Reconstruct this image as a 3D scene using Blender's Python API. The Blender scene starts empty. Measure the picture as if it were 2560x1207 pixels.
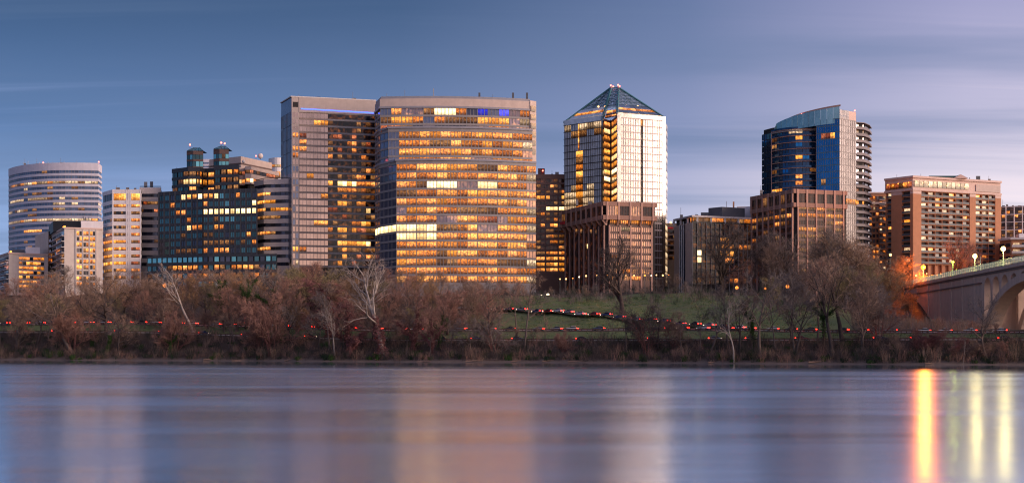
import bpy, math, random
import numpy as np
from mathutils import Vector, Matrix

# ---------------------------------------------------------------- camera, sky, sun, exposure
scene = bpy.context.scene
COL = scene.collection
F, CX, HY, ZC = 3000.0, 1280.0, 860.0, 6.0          # focal length and horizon in photograph pixels, eye height in metres

cam_data = bpy.data.cameras.new('camera')
cam = bpy.data.objects.new('camera', cam_data)
COL.objects.link(cam)
cam.location = (0, 0, ZC)
cam.rotation_euler = (math.radians(90), 0, 0)
cam_data.sensor_width = 36.0
cam_data.lens = 36.0 * F / 2560.0
cam_data.shift_y = (HY - 603.5) / 2560.0
cam_data.clip_start = 0.5
cam_data.clip_end = 30000
scene.camera = cam

SUN_AZ = math.radians(112)      # clockwise from the view direction: to the right and a little behind the camera
SUN_EL = math.radians(9.0)
sun_dir = Vector((math.sin(SUN_AZ) * math.cos(SUN_EL), math.cos(SUN_AZ) * math.cos(SUN_EL), math.sin(SUN_EL)))

world = bpy.data.worlds.new('World')
scene.world = world
world.use_nodes = True
wt = world.node_tree
wt.nodes.clear()


class NT:
    """small helper to write node trees"""
    def __init__(s, tree):
        s.t = tree

    def n(s, kind, **kw):
        nd = s.t.nodes.new(kind)
        for k, v in kw.items():
            setattr(nd, k, v)
        return nd

    def link(s, a, b):
        s.t.links.new(a, b)

    def setin(s, sock, v):
        if isinstance(v, bpy.types.NodeSocket):
            s.t.links.new(v, sock)
        else:
            if hasattr(sock.default_value, '__len__') and not hasattr(v, '__len__'):
                v = (v, v, v)
            if hasattr(sock.default_value, '__len__') and len(sock.default_value) == 4 and len(v) == 3:
                v = (*v, 1)
            sock.default_value = v

    def math(s, op, a, b=0.0, c=None, clamp=False):
        nd = s.n('ShaderNodeMath', operation=op, use_clamp=clamp)
        s.setin(nd.inputs[0], a)
        s.setin(nd.inputs[1], b)
        if c is not None:
            s.setin(nd.inputs[2], c)
        return nd.outputs[0]

    def mix(s, f, a, b, mode='MIX'):
        nd = s.n('ShaderNodeMix', data_type='RGBA', blend_type=mode)
        s.setin(nd.inputs[0], f)
        s.setin(nd.inputs[6], a)
        s.setin(nd.inputs[7], b)
        return nd.outputs[2]

    def ramp(s, f, stops, interp='LINEAR'):
        nd = s.n('ShaderNodeValToRGB')
        cr = nd.color_ramp
        cr.interpolation = interp
        while len(cr.elements) < len(stops):
            cr.elements.new(0.5)
        for e, (p, c) in zip(cr.elements, stops):
            e.position = p
            e.color = (*c, 1) if hasattr(c, '__len__') else (c, c, c, 1)
        s.setin(nd.inputs[0], f)
        return nd.outputs[0]

    def noise(s, vec, scale=1.0, detail=3.0, rough=0.5, dist=0.0):
        nd = s.n('ShaderNodeTexNoise')
        if vec is not None:
            s.link(vec, nd.inputs['Vector'])
        nd.inputs['Scale'].default_value = scale
        nd.inputs['Detail'].default_value = detail
        nd.inputs['Roughness'].default_value = rough
        nd.inputs['Distortion'].default_value = dist
        return nd.outputs[0]

    def mapping(s, vec, scale=(1, 1, 1), rot=(0, 0, 0), loc=(0, 0, 0)):
        nd = s.n('ShaderNodeMapping')
        s.link(vec, nd.inputs[0])
        nd.inputs['Scale'].default_value = scale
        nd.inputs['Rotation'].default_value = rot
        nd.inputs['Location'].default_value = loc
        return nd.outputs[0]


w = NT(wt)
tc = w.n('ShaderNodeTexCoord')
sepd = w.n('ShaderNodeSeparateXYZ')
w.link(tc.outputs['Generated'], sepd.inputs[0])
dx, dy, dz = sepd.outputs
flat = w.math('SQRT', w.math('ADD', w.math('MULTIPLY', dx, dx), w.math('ADD', w.math('MULTIPLY', dy, dy), 1e-5)))
gx, gy = math.sin(SUN_AZ), math.cos(SUN_AZ)
toward = w.math('DIVIDE', w.math('ADD', w.math('MULTIPLY', dx, gx), w.math('MULTIPLY', dy, gy)), flat)
t_az = w.math('MULTIPLY_ADD', toward, 0.5, 0.5)                # 0 away from the afterglow, 1 towards it
elev = w.math('MAXIMUM', dz, 0.0)
low = w.ramp(t_az, [(0.0, (0.20, 0.265, 0.45)), (0.14, (0.235, 0.32, 0.54)), (0.27, (0.285, 0.325, 0.50)), (0.38, (0.42, 0.40, 0.49)),
                    (0.49, (0.74, 0.62, 0.60)), (0.72, (0.80, 0.63, 0.59)), (0.9, (1.5, 1.07, 0.82)), (1.0, (1.75, 1.2, 0.84))])
mid = w.ramp(t_az, [(0.0, (0.052, 0.095, 0.205)), (0.14, (0.058, 0.107, 0.232)), (0.27, (0.092, 0.133, 0.255)), (0.38, (0.165, 0.185, 0.305)),
                    (0.49, (0.34, 0.315, 0.41)), (0.72, (0.45, 0.40, 0.49)), (0.9, (0.95, 0.72, 0.66)), (1.0, (1.05, 0.8, 0.7))])
top = w.ramp(t_az, [(0.0, (0.015, 0.034, 0.084)), (0.14, (0.016, 0.036, 0.090)), (0.27, (0.025, 0.049, 0.110)), (0.38, (0.070, 0.096, 0.186)),
                    (0.49, (0.185, 0.185, 0.31)), (0.72, (0.24, 0.224, 0.352)), (1.0, (0.336, 0.288, 0.368))])
f1 = w.ramp(elev, [(0.02, 0.0), (0.17, 1.0)], 'LINEAR')
f2 = w.ramp(elev, [(0.13, 0.0), (0.30, 1.0)], 'EASE')
grad = w.mix(f2, w.mix(f1, low, mid), top)
# thin streaks of cirrus on a plane overhead, so that they foreshorten towards the horizon
hgt = w.math('ADD', elev, 0.09)
comb = w.n('ShaderNodeCombineXYZ')
w.link(w.math('DIVIDE', dx, hgt), comb.inputs[0])
w.link(w.math('DIVIDE', dy, hgt), comb.inputs[1])
cl1 = w.noise(w.mapping(comb.outputs[0], (0.24, 1.5, 1), (0, 0, math.radians(-9))), 1.0, 5.0, 0.55, 0.4)
cl2 = w.noise(w.mapping(comb.outputs[0], (0.10, 2.6, 1), (0, 0, math.radians(-16)), (3.1, 1.7, 0)), 1.0, 4.0, 0.6, 0.6)
veil = w.ramp(cl1, [(0.40, 0.0), (0.66, 1.0)], 'EASE')
wisp = w.ramp(cl2, [(0.52, 0.0), (0.72, 1.0)], 'EASE')
cloudy = w.mix(w.math('MULTIPLY', veil, 0.78), grad, w.mix(0.5, w.mix(1.0, grad, (0.58, 0.64, 0.74), 'MULTIPLY'), (0.10, 0.14, 0.235)))
cloudy = w.mix(w.math('MULTIPLY', wisp, 0.20), cloudy, w.mix(1.0, low, (0.85, 0.80, 0.85), 'MULTIPLY'))
sky = w.n('ShaderNodeTexSky', sky_type='NISHITA', sun_disc=False)
sky.sun_elevation = SUN_EL
sky.sun_rotation = SUN_AZ
sky.air_density = 1.2
sky.dust_density = 0.6
sky.ozone_density = 4.0
both = w.mix(0.86, w.mix(1.0, sky.outputs[0], (0.06, 0.06, 0.06), 'MULTIPLY'), cloudy)
bg = w.n('ShaderNodeBackground')
w.link(both, bg.inputs[0])
bg.inputs[1].default_value = 1.0
wo = w.n('ShaderNodeOutputWorld')
w.link(bg.outputs[0], wo.inputs[0])

sun_data = bpy.data.lights.new('sun', 'SUN')
sun_data.energy = 2.1
sun_data.angle = math.radians(34)
sun_data.color = (1.0, 0.72, 0.55)
sun = bpy.data.objects.new('sun', sun_data)
COL.objects.link(sun)
sun.rotation_euler = (-sun_dir).to_track_quat('-Z', 'Y').to_euler()

vs = scene.view_settings
scene.display_settings.display_device = 'sRGB'
vs.view_transform = 'Standard'
vs.look = 'None'
vs.exposure = 1.0
vs.gamma = 1.0
vs.use_curve_mapping = False
scene.render.engine = 'CYCLES'
cy = scene.cycles
cy.use_denoising = True
cy.denoiser = 'OPENIMAGEDENOISE'
cy.filter_width = 1.15
cy.max_bounces = 6
cy.diffuse_bounces = 2
cy.glossy_bounces = 4
cy.transparent_max_bounces = 12
cy.sample_clamp_indirect = 3.0
cy.caustics_reflective = False
cy.caustics_refractive = False


# ---------------------------------------------------------------- helpers
def X(px, Y):
    return (px - CX) * Y / F


def Z(py, Y):
    return ZC + (HY - py) * Y / F


def P2(px, Y):
    return (X(px, Y), Y)


def smooth(a, b, v):
    t = np.clip((np.asarray(v, float) - a) / (b - a), 0, 1)
    return t * t * (3 - 2 * t)


MATS = {}


def new_mat(name):
    m = bpy.data.materials.new(name)
    m.use_nodes = True
    m.node_tree.nodes.clear()
    t = NT(m.node_tree)
    out = t.n('ShaderNodeOutputMaterial')
    b = t.n('ShaderNodeBsdfPrincipled')
    t.link(b.outputs[0], out.inputs[0])
    MATS[name] = m
    return m, t, b


def plain(name, col, rough=0.7, metal=0.0, var=0.12, scale=0.4, spec=0.4, streak=0.0, bump=0.0, objvar=0.0):
    """a surface with a little mottling (and rain streaks running down)"""
    m, t, b = new_mat(name)
    g = t.n('ShaderNodeNewGeometry')
    n1 = t.noise(g.outputs['Position'], scale, 4, 0.6)
    c = t.mix(n1, tuple(v * (1 - var * 1.6) for v in col), tuple(min(1, v * (1 + var * 1.6)) for v in col))
    if streak:
        n2 = t.noise(t.mapping(g.outputs['Position'], (0.7, 0.7, 0.05)), 1.0, 3, 0.6)
        c = t.mix(t.math('MULTIPLY', t.ramp(n2, [(0.5, 0.0), (0.75, 1.0)]), streak), c, tuple(v * 0.45 for v in col))
    if objvar:
        oi = t.n('ShaderNodeObjectInfo')
        c = t.mix(t.math('MULTIPLY', oi.outputs['Random'], objvar), c, (0.0, 0.0, 0.0))
    t.link(c, b.inputs['Base Color'])
    b.inputs['Roughness'].default_value = rough
    b.inputs['Metallic'].default_value = metal
    b.inputs['Specular IOR Level'].default_value = spec
    if bump:
        bp = t.n('ShaderNodeBump')
        bp.inputs['Strength'].default_value = bump
        bp.inputs['Distance'].default_value = 0.2
        t.link(t.noise(g.outputs['Position'], scale * 6, 5, 0.6), bp.inputs['Height'])
        t.link(bp.outputs[0], b.inputs['Normal'])
    return m


def glass(name, col, metal=0.0, rough=0.06, var=0.5, spec=0.5, glow=None):
    """window glass: dark, reflecting, each pane a little different; glow is a faint light from inside"""
    m, t, b = new_mat(name)
    oi = t.n('ShaderNodeObjectInfo')
    g = t.n('ShaderNodeNewGeometry')
    r = t.math('MULTIPLY_ADD', oi.outputs['Random'], var, 1.0 - var * 0.5)
    nz = t.noise(t.mapping(g.outputs['Position'], (0.5, 0.5, 0.25)), 1.0, 2, 0.5)
    r = t.math('MULTIPLY', r, t.math('MULTIPLY_ADD', nz, 0.6, 0.7))
    c = t.mix(1.0, col, t.mix(0.0, r, r), 'MULTIPLY')
    t.link(c, b.inputs['Base Color'])
    b.inputs['Roughness'].default_value = rough
    b.inputs['Metallic'].default_value = metal
    b.inputs['Specular IOR Level'].default_value = spec
    bp = t.n('ShaderNodeBump')
    bp.inputs['Strength'].default_value = 0.05
    bp.inputs['Distance'].default_value = 0.3
    t.link(t.noise(g.outputs['Position'], 0.35, 2, 0.5), bp.inputs['Height'])
    t.link(bp.outputs[0], b.inputs['Normal'])
    if glow:
        b.inputs['Emission Color'].default_value = (*glow, 1)
        n2 = t.noise(g.outputs['Position'], 0.45, 3, 0.6)
        st = t.math('MULTIPLY', t.ramp(n2, [(0.48, 0.0), (0.72, 1.0)]), t.math('MULTIPLY_ADD', oi.outputs['Random'], 1.2, 0.2))
        t.link(st, b.inputs['Emission Strength'])
        m.cycles.emission_sampling = 'NONE'
    return m


def lit(name, c_low, c_high, strength, clutter=0.8, spots=1.0):
    """a lit room behind glass: ceiling lamps near the head, furniture and blinds darker towards the sill"""
    m, t, b = new_mat(name)
    oi = t.n('ShaderNodeObjectInfo')
    g = t.n('ShaderNodeNewGeometry')
    tcn = t.n('ShaderNodeTexCoord')
    sp = t.n('ShaderNodeSeparateXYZ')
    t.link(tcn.outputs['Generated'], sp.inputs[0])
    zz = sp.outputs[2]
    pos = g.outputs['Position']
    n1 = t.noise(t.mapping(pos, (1.0, 1.0, 1.3)), 1.0, 4, 0.7)
    n2 = t.noise(t.mapping(pos, (0.28, 0.28, 0.5), loc=(7, 3, 1)), 1.0, 2, 0.5)
    vor = t.n('ShaderNodeTexVoronoi')
    t.link(t.mapping(pos, (0.38, 0.38, 0.5)), vor.inputs['Vector'])
    lamp = t.math('MULTIPLY', t.ramp(vor.outputs['Distance'], [(0.0, 1.0), (0.22, 0.0)]), t.ramp(zz, [(0.45, 0.0), (0.7, 1.0)]))
    body = t.ramp(n1, [(0.30, 1.0 - clutter), (0.62, 1.0)])
    floor_dark = t.ramp(t.math('ADD', zz, t.math('MULTIPLY', n1, 0.35)), [(0.30, 1.0 - 0.88 * clutter), (0.72, 1.0)])
    val = t.math('MULTIPLY', t.math('MULTIPLY', body, floor_dark), t.math('MULTIPLY_ADD', oi.outputs['Random'], 0.9, 0.45))
    val = t.math('MULTIPLY', val, t.math('MULTIPLY_ADD', n2, 1.2, 0.4))
    val = t.math('ADD', val, t.math('MULTIPLY', lamp, 2.4 * spots))
    col = t.mix(t.math('MINIMUM', val, 1.0), c_low, c_high)
    col = t.mix(t.math('MULTIPLY', t.math('POWER', oi.outputs['Random'], 2.0), 0.2), col, tuple(0.5 * p + 0.5 * q for p, q in zip(c_high, (0.9, 0.72, 0.48))))
    b.inputs['Base Color'].default_value = (0.02, 0.018, 0.016, 1)
    b.inputs['Roughness'].default_value = 0.10
    b.inputs['Specular IOR Level'].default_value = 0.25
    t.link(col, b.inputs['Emission Color'])
    t.link(t.math('MULTIPLY', val, strength), b.inputs['Emission Strength'])
    m.cycles.emission_sampling = 'NONE'
    return m


def lamp_mat(name, col, strength, sample=False):
    m, t, b = new_mat(name)
    b.inputs['Base Color'].default_value = (*[min(1, c) for c in col], 1)
    b.inputs['Emission Color'].default_value = (*col, 1)
    b.inputs['Emission Strength'].default_value = strength
    if not sample:
        m.cycles.emission_sampling = 'NONE'
    return m


def mesh(name, verts, faces, mats, fmat=None, smooth_shade=False):
    me = bpy.data.meshes.new(name)
    me.from_pydata([tuple(map(float, v)) for v in verts], [], [tuple(map(int, f)) for f in faces])
    for m in (mats if isinstance(mats, (list, tuple)) else [mats]):
        me.materials.append(MATS[m] if isinstance(m, str) else m)
    if fmat is not None:
        me.polygons.foreach_set('material_index', list(map(int, fmat)))
    if smooth_shade:
        me.polygons.foreach_set('use_smooth', [True] * len(me.polygons))
    me.update()
    return me


def obj(name, me, parent=None, loc=(0, 0, 0), rotz=0.0, scale=(1, 1, 1)):
    o = bpy.data.objects.new(name, me)
    COL.objects.link(o)
    o.location = loc
    o.rotation_euler = (0, 0, rotz)
    o.scale = scale
    if parent is not None:
        o.parent = parent
    return o


def tag(o, label=None, cat=None, group=None, kind=None):
    if label:
        o['label'] = label
    if cat:
        o['category'] = cat
    if group:
        o['group'] = group
    if kind:
        o['kind'] = kind
    return o


def thing(name, label, cat, loc=(0, 0, 0), group=None):
    o = bpy.data.objects.new(name, None)
    COL.objects.link(o)
    o.empty_display_size = 1
    o.location = loc
    return tag(o, label, cat, group)


BOX_F = [(0, 1, 3, 2), (4, 6, 7, 5), (0, 4, 5, 1), (2, 3, 7, 6), (0, 2, 6, 4), (1, 5, 7, 3)]
UNIT = {}


def unit_box(mat, fins=0, fin_mat=None):
    """a box of size 1 about its centre; with fins, upright mullions stand proud of its front"""
    key = (mat, fins, fin_mat)
    if key in UNIT:
        return UNIT[key]
    vs, fs, fm = [], [], []

    def add(x0, x1, y0, y1, z0, z1, k):
        o = len(vs)
        vs.extend([(x, y, z) for x in (x0, x1) for y in (y0, y1) for z in (z0, z1)])
        fs.extend([tuple(o + i for i in f) for f in BOX_F])
        fm.extend([k] * 6)
    add(-.5, .5, -.5, .5, -.5, .5, 0)
    for i in range(fins):
        c = -.5 + i / fins
        add(c - .028, c + .028, -1.6, -.45, -.5, .5, 1)
    UNIT[key] = mesh('pane', vs, fs, [mat] + ([fin_mat] if fins else []), fm)
    return UNIT[key]


def box(parent, name, mat, a, b, z0, z1, out=0.0, inn=0.3, fins=0, fin_mat=None):
    """an upright box between plan points a and b; out/inn: how far it reaches in front of / behind that line"""
    ax, ay = a
    bx_, by_ = b
    L = math.hypot(bx_ - ax, by_ - ay)
    ux, uy = (bx_ - ax) / L, (by_ - ay) / L
    nx, ny = uy, -ux
    k = (out - inn) / 2
    p = parent.location if parent is not None else Vector((0, 0, 0))
    loc = ((ax + bx_) / 2 + nx * k - p.x, (ay + by_) / 2 + ny * k - p.y, (z0 + z1) / 2 - p.z)
    return obj(name, unit_box(mat, fins, fin_mat), parent, loc, math.atan2(uy, ux), (L, out + inn, z1 - z0))


def offset(pts, d):
    """offset a plan polyline (ordered left to right) towards the camera side by d"""
    res = []
    n = len(pts)
    for i in range(n):
        ns = []
        for j in (i - 1, i):
            if 0 <= j < n - 1:
                ux, uy = pts[j + 1][0] - pts[j][0], pts[j + 1][1] - pts[j][1]
                L = math.hypot(ux, uy)
                ns.append((uy / L, -ux / L))
        if len(ns) == 1:
            mx, my = ns[0]
            k = 1
        else:
            mx, my = ns[0][0] + ns[1][0], ns[0][1] + ns[1][1]
            q = max(0.3, (mx * mx + my * my) / 2)
            k = 1 / q
        res.append((pts[i][0] + mx * d * k, pts[i][1] + my * d * k))
    return res


def zlist(z, n):
    return list(z) if hasattr(z, '__len__') else [z] * n


def band(parent, name, mat, pts, z0, z1, out=0.2, inn=0.3):
    """a horizontal band following a plan polyline; z0/z1 may be one value per point"""
    o_, i_ = offset(pts, out), offset(pts, -inn)
    n = len(pts)
    z0, z1 = zlist(z0, n), zlist(z1, n)
    p = parent.location if parent is not None else Vector((0, 0, 0))
    vs, fs = [], []
    for k in range(n):
        for (x, y), z in ((o_[k], z0[k]), (o_[k], z1[k]), (i_[k], z1[k]), (i_[k], z0[k])):
            vs.append((x - p.x, y - p.y, z - p.z))
    for k in range(n - 1):
        a, b = 4 * k, 4 * k + 4
        for j in range(4):
            fs.append((a + j, b + j, b + (j + 1) % 4, a + (j + 1) % 4))
    fs.append((0, 1, 2, 3))
    e = 4 * (n - 1)
    fs.append((e + 3, e + 2, e + 1, e))
    return obj(name, mesh(name, vs, fs, mat), parent)


def prism(parent, name, mat, pts, z0, z1):
    """an upright solid on a closed plan polygon"""
    n = len(pts)
    p = parent.location if parent is not None else Vector((0, 0, 0))
    z0, z1 = zlist(z0, n), zlist(z1, n)
    vs = [(x - p.x, y - p.y, z0[i] - p.z) for i, (x, y) in enumerate(pts)] + [(x - p.x, y - p.y, z1[i] - p.z) for i, (x, y) in enumerate(pts)]
    fs = [(i, (i + 1) % n, n + (i + 1) % n, n + i) for i in range(n)] + [tuple(range(n - 1, -1, -1)), tuple(range(n, 2 * n))]
    return obj(name, mesh(name, vs, fs, mat), parent)


def solid(parent, name, mat, front, depth, z0, z1, inset=0.3):
    """a solid behind a front line; its far side is a little narrower, so that the ends do not stick out"""
    f = offset(front, -inset)
    cxm = (f[0][0] + f[-1][0]) / 2
    back = []
    for q in (f[-1], f[0]):
        k = (q[1] + depth) / q[1]
        bx_ = q[0] * k
        back.append((bx_ + (cxm * k - bx_) * 0.08, q[1] + depth))
    return prism(parent, name, mat, f + back, z0, z1)


def resample(pts, n):
    """n+1 points evenly along a plan polyline"""
    seg = [math.dist(pts[i], pts[i + 1]) for i in range(len(pts) - 1)]
    tot = sum(seg)
    out = []
    for k in range(n + 1):
        s = tot * k / n
        i = 0
        while i < len(seg) - 1 and s > seg[i]:
            s -= seg[i]
            i += 1
        f = min(1, s / seg[i])
        out.append((pts[i][0] + (pts[i + 1][0] - pts[i][0]) * f, pts[i][1] + (pts[i + 1][1] - pts[i][1]) * f))
    return out


def lerp2(a, b, t):
    return (a[0] + (b[0] - a[0]) * t, a[1] + (b[1] - a[1]) * t)


def arc(a, b, sag, n):
    """a shallow convex curve from a to b bulging towards the camera side"""
    L = math.dist(a, b)
    nx, ny = (b[1] - a[1]) / L, -(b[0] - a[0]) / L
    return [(a[0] + (b[0] - a[0]) * i / n + nx * sag * (1 - (2 * i / n - 1) ** 2), a[1] + (b[1] - a[1]) * i / n + ny * sag * (1 - (2 * i / n - 1) ** 2)) for i in range(n + 1)]


def windows(parent, name, line, nb, rows, pick, gap=0.06, inset=0.1, fins=0, fin_mat='mullion_dark', thick=0.12):
    """one pane per bay and floor along a plan polyline. rows: (sill, head) heights; pick(row, bay) gives a material or None"""
    pts = resample(line, nb)
    for r, (za, zb) in enumerate(rows):
        for j in range(nb):
            m = pick(r, j)
            if m is None:
                continue
            a, b = lerp2(pts[j], pts[j + 1], gap), lerp2(pts[j], pts[j + 1], 1 - gap)
            box(parent, name, m, a, b, za, zb, -inset, inset + thick, fins, fin_mat)


def picker(seed, table, rules=None):
    """random materials by weight, with rules {row: [(first bay, last bay, material)]} on top"""
    r = random.Random(seed)
    names = [k for k, _ in table]
    ws = [v for _, v in table]

    def f(i, j):
        c = r.choices(names, ws)[0]
        for a, b, m in (rules or {}).get(i, ()):
            if a <= j <= b:
                c = m if isinstance(m, str) else r.choice(m)
        return c
    return f


def uv_ball(r, nu=10, nv=7):
    vs, fs = [(0, 0, r)], []
    for i in range(1, nv):
        a = math.pi * i / nv
        for j in range(nu):
            b = 2 * math.pi * j / nu
            vs.append((r * math.sin(a) * math.cos(b), r * math.sin(a) * math.sin(b), r * math.cos(a)))
    vs.append((0, 0, -r))
    for j in range(nu):
        fs.append((0, 1 + j, 1 + (j + 1) % nu))
        fs.append((len(vs) - 1, len(vs) - 1 - nu + (j + 1) % nu, len(vs) - 1 - nu + j))
    for i in range(nv - 2):
        for j in range(nu):
            a = 1 + i * nu
            fs.append((a + j, a + nu + j, a + nu + (j + 1) % nu, a + (j + 1) % nu))
    return vs, fs


def tube(vs, fs, pts, radii, k=5):
    """append a tapered tube along 3D points"""
    base = len(vs)
    n = len(pts)
    for i in range(n):
        d = (pts[min(i + 1, n - 1)] - pts[max(i - 1, 0)])
        if d.length < 1e-6:
            d = Vector((0, 0, 1))
        d.normalize()
        s = d.cross(Vector((0.31, 0.17, 0.93)) if abs(d.z) < 0.9 else Vector((1, 0.2, 0)))
        s.normalize()
        q = d.cross(s)
        for j in range(k):
            a = 2 * math.pi * j / k
            v = pts[i] + (s * math.cos(a) + q * math.sin(a)) * radii[i]
            vs.append((v.x, v.y, v.z))
    for i in range(n - 1):
        for j in range(k):
            a, b = base + i * k + j, base + i * k + (j + 1) % k
            fs.append((a, b, b + k, a + k))
    fs.append(tuple(base + j for j in range(k - 1, -1, -1)))
    fs.append(tuple(base + (n - 1) * k + j for j in range(k)))


def pipe(parent, name, mat, pts, r, k=6):
    vs, fs = [], []
    p = parent.location if parent is not None else Vector((0, 0, 0))
    rr = r if hasattr(r, '__len__') else [r] * len(pts)
    tube(vs, fs, [Vector(q) - p for q in pts], rr, k)
    return obj(name, mesh(name, vs, fs, mat), parent)


def ball(parent, name, mat, c, r, nu=10, nv=7):
    key = ('ball', mat, round(r, 3))
    if key not in UNIT:
        vs, fs = uv_ball(r, nu, nv)
        UNIT[key] = mesh(name, vs, fs, mat, None, True)
    p = parent.location if parent is not None else Vector((0, 0, 0))
    return obj(name, UNIT[key], parent, Vector(c) - p)


# ---------------------------------------------------------------- materials
plain('mullion_dark', (0.03, 0.03, 0.035), 0.5)
plain('mullion_grey', (0.20, 0.19, 0.20), 0.5)
plain('mullion_pale', (0.34, 0.28, 0.26), 0.5)
plain('lavender_stone', (0.6, 0.57, 0.66), 0.7, streak=0.15)
plain('pale_render', (0.56, 0.49, 0.46), 0.8, streak=0.2)
plain('white_panel', (0.74, 0.69, 0.71), 0.6, streak=0.12)
plain('beige_stone', (0.6, 0.5, 0.47), 0.7, streak=0.15)
plain('beige_pink', (0.52, 0.41, 0.37), 0.7, streak=0.12)
plain('dark_frame', (0.030, 0.032, 0.042), 0.45, var=0.2)
plain('teal_metal', (0.02, 0.10, 0.12), 0.35, 0.3)
plain('tan_crown', (0.40, 0.33, 0.31), 0.5, streak=0.12)
plain('slab_pink', (0.26, 0.235, 0.24), 0.5)
plain('slate_panel', (0.26, 0.25, 0.29), 0.5)
plain('brown_stone', (0.29, 0.16, 0.125), 0.75, streak=0.2)
plain('brown_dark', (0.12, 0.07, 0.06), 0.6)
plain('brown_rib', (0.4, 0.235, 0.19), 0.7)
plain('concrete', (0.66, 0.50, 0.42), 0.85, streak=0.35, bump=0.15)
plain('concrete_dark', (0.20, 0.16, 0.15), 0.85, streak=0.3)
plain('white_roof', (0.60, 0.54, 0.53), 0.7)
plain('plant_room', (0.10, 0.10, 0.115), 0.6, streak=0.2)
plain('black_clad', (0.012, 0.012, 0.014), 0.5)
plain('brick_red', (0.45, 0.205, 0.115), 0.8, streak=0.15)
plain('tan_spandrel', (0.27, 0.205, 0.18), 0.45)
plain('grass_blade', (0.13, 0.165, 0.065), 0.9, var=0.3)
plain('cream_trim', (0.62, 0.45, 0.40), 0.7)
plain('copper_green', (0.03, 0.09, 0.085), 0.6)
plain('salmon_slab', (0.42, 0.24, 0.20), 0.6)
plain('rail_grey', (0.09, 0.10, 0.12), 0.5)
plain('shade', (0.02, 0.018, 0.02), 0.8)
plain('steel_blue', (0.10, 0.18, 0.22), 0.4, 0.5)
plain('hip_steel', (0.07, 0.20, 0.23), 0.45, 0.2)
plain('mint_paint', (0.42, 0.56, 0.44), 0.5)
plain('asphalt', (0.075, 0.072, 0.072), 0.85, bump=0.1)
plain('rail_timber', (0.12, 0.065, 0.05), 0.7, scale=2)
plain('line_paint', (0.7, 0.6, 0.3), 0.7)
plain('lamp_post', (0.16, 0.18, 0.17), 0.5)
plain('driftwood', (0.26, 0.17, 0.13), 0.9, scale=2)
plain('sign_orange', (0.75, 0.12, 0.05), 0.6)
plain('sign_pale', (0.7, 0.6, 0.55), 0.6)
plain('red_sign', (0.6, 0.02, 0.03), 0.5)
plain('guard_mauve', (0.20, 0.175, 0.19), 0.6)
plain('balcony_edge', (0.22, 0.18, 0.175), 0.7)
plain('white_steel', (0.75, 0.70, 0.68), 0.5)

glass('glass_lavender', (0.10, 0.14, 0.22), 0.45, 0.08)
glass('glass_plain', (0.03, 0.03, 0.04), 0.1, 0.08, spec=0.3)
glass('glass_teal', (0.045, 0.13, 0.155), 0.45, 0.06, var=0.8)
glass('glass_tealbright', (0.15, 0.42, 0.47), 0.6, 0.08, var=0.4)
glass('glass_dusk', (0.045, 0.05, 0.085), 0.3, 0.06)
glass('glass_tan', (0.42, 0.30, 0.26), 0.85, 0.12, var=0.22)
glass('glass_black', (0.012, 0.012, 0.018), 0.0, 0.05, spec=0.35, glow=(0.10, 0.028, 0.005))
glass('glass_slate', (0.16, 0.18, 0.26), 0.55, 0.08, var=0.3)
glass('glass_mauve', (0.26, 0.20, 0.23), 0.5, 0.08, glow=(0.35, 0.14, 0.04))
glass('glass_blueface', (0.56, 0.64, 0.74), 0.05, 0.12, var=0.3)
glass('glass_white', (0.36, 0.33, 0.315), 0.9, 0.12, var=0.28)
glass('glass_bronze', (0.045, 0.02, 0.018), 0.2, 0.07, glow=(0.05, 0.012, 0.003))
glass('glass_rose', (0.52, 0.31, 0.24), 0.6, 0.10, var=0.3, glow=(0.35, 0.14, 0.035))
glass('glass_navy', (0.015, 0.05, 0.115), 0.5, 0.06)
glass('glass_cobalt', (0.012, 0.14, 0.34), 0.75, 0.06, var=0.25)
glass('glass_grey', (0.24, 0.225, 0.235), 0.7, 0.12, var=0.18)
glass('glass_sea', (0.24, 0.42, 0.46), 0.6, 0.10, var=0.15)
glass('glass_curtain', (0.11, 0.10, 0.105), 0.0, 0.75, var=1.2, spec=0.15)

m, t, b = new_mat('glass_roof')                     # roof glazing one can see through
b.inputs['Base Color'].default_value = (0.30, 0.38, 0.48, 1)
b.inputs['Metallic'].default_value = 0.3
b.inputs['Roughness'].default_value = 0.12
b.inputs['Alpha'].default_value = 0.5

OR_L, OR_H = (0.75, 0.20, 0.02), (1.0, 0.50, 0.10)
lit('lit_orange', (0.42, 0.09, 0.006), (0.95, 0.255, 0.028), 1.15, 0.95, 1.2)
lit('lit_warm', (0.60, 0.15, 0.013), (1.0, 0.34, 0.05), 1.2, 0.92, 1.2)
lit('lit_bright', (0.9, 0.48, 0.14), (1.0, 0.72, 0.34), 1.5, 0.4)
lit('lit_dim', (0.30, 0.08, 0.015), (0.70, 0.27, 0.06), 0.38, 0.9, 0.7)
lit('lit_red', (0.45, 0.05, 0.01), (0.90, 0.20, 0.05), 0.5, 0.9)
lit('lit_gold', (0.80, 0.22, 0.012), (1.0, 0.37, 0.045), 1.15, 0.75)
lit('lit_pale', (0.5, 0.27, 0.12), (0.92, 0.62, 0.36), 0.72, 0.8)
lit('lit_blue', (0.01, 0.02, 0.7), (0.02, 0.04, 1.0), 0.8, 0.5, 0.3)
lamp_mat('led_blue', (0.05, 0.12, 1.0), 1.6)
lamp_mat('beacon_red', (1.0, 0.10, 0.06), 6.0)
lamp_mat('bulb_orange', (1.0, 0.27, 0.04), 1.8)
lamp_mat('bulb_warm', (1.0, 0.52, 0.18), 1.9)
lamp_mat('bulb_white', (1.0, 0.80, 0.52), 3.0)
lamp_mat('sodium', (1.0, 0.17, 0.014), 2.6)
lamp_mat('metal_halide', (1.0, 0.74, 0.26), 2.4)
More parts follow.
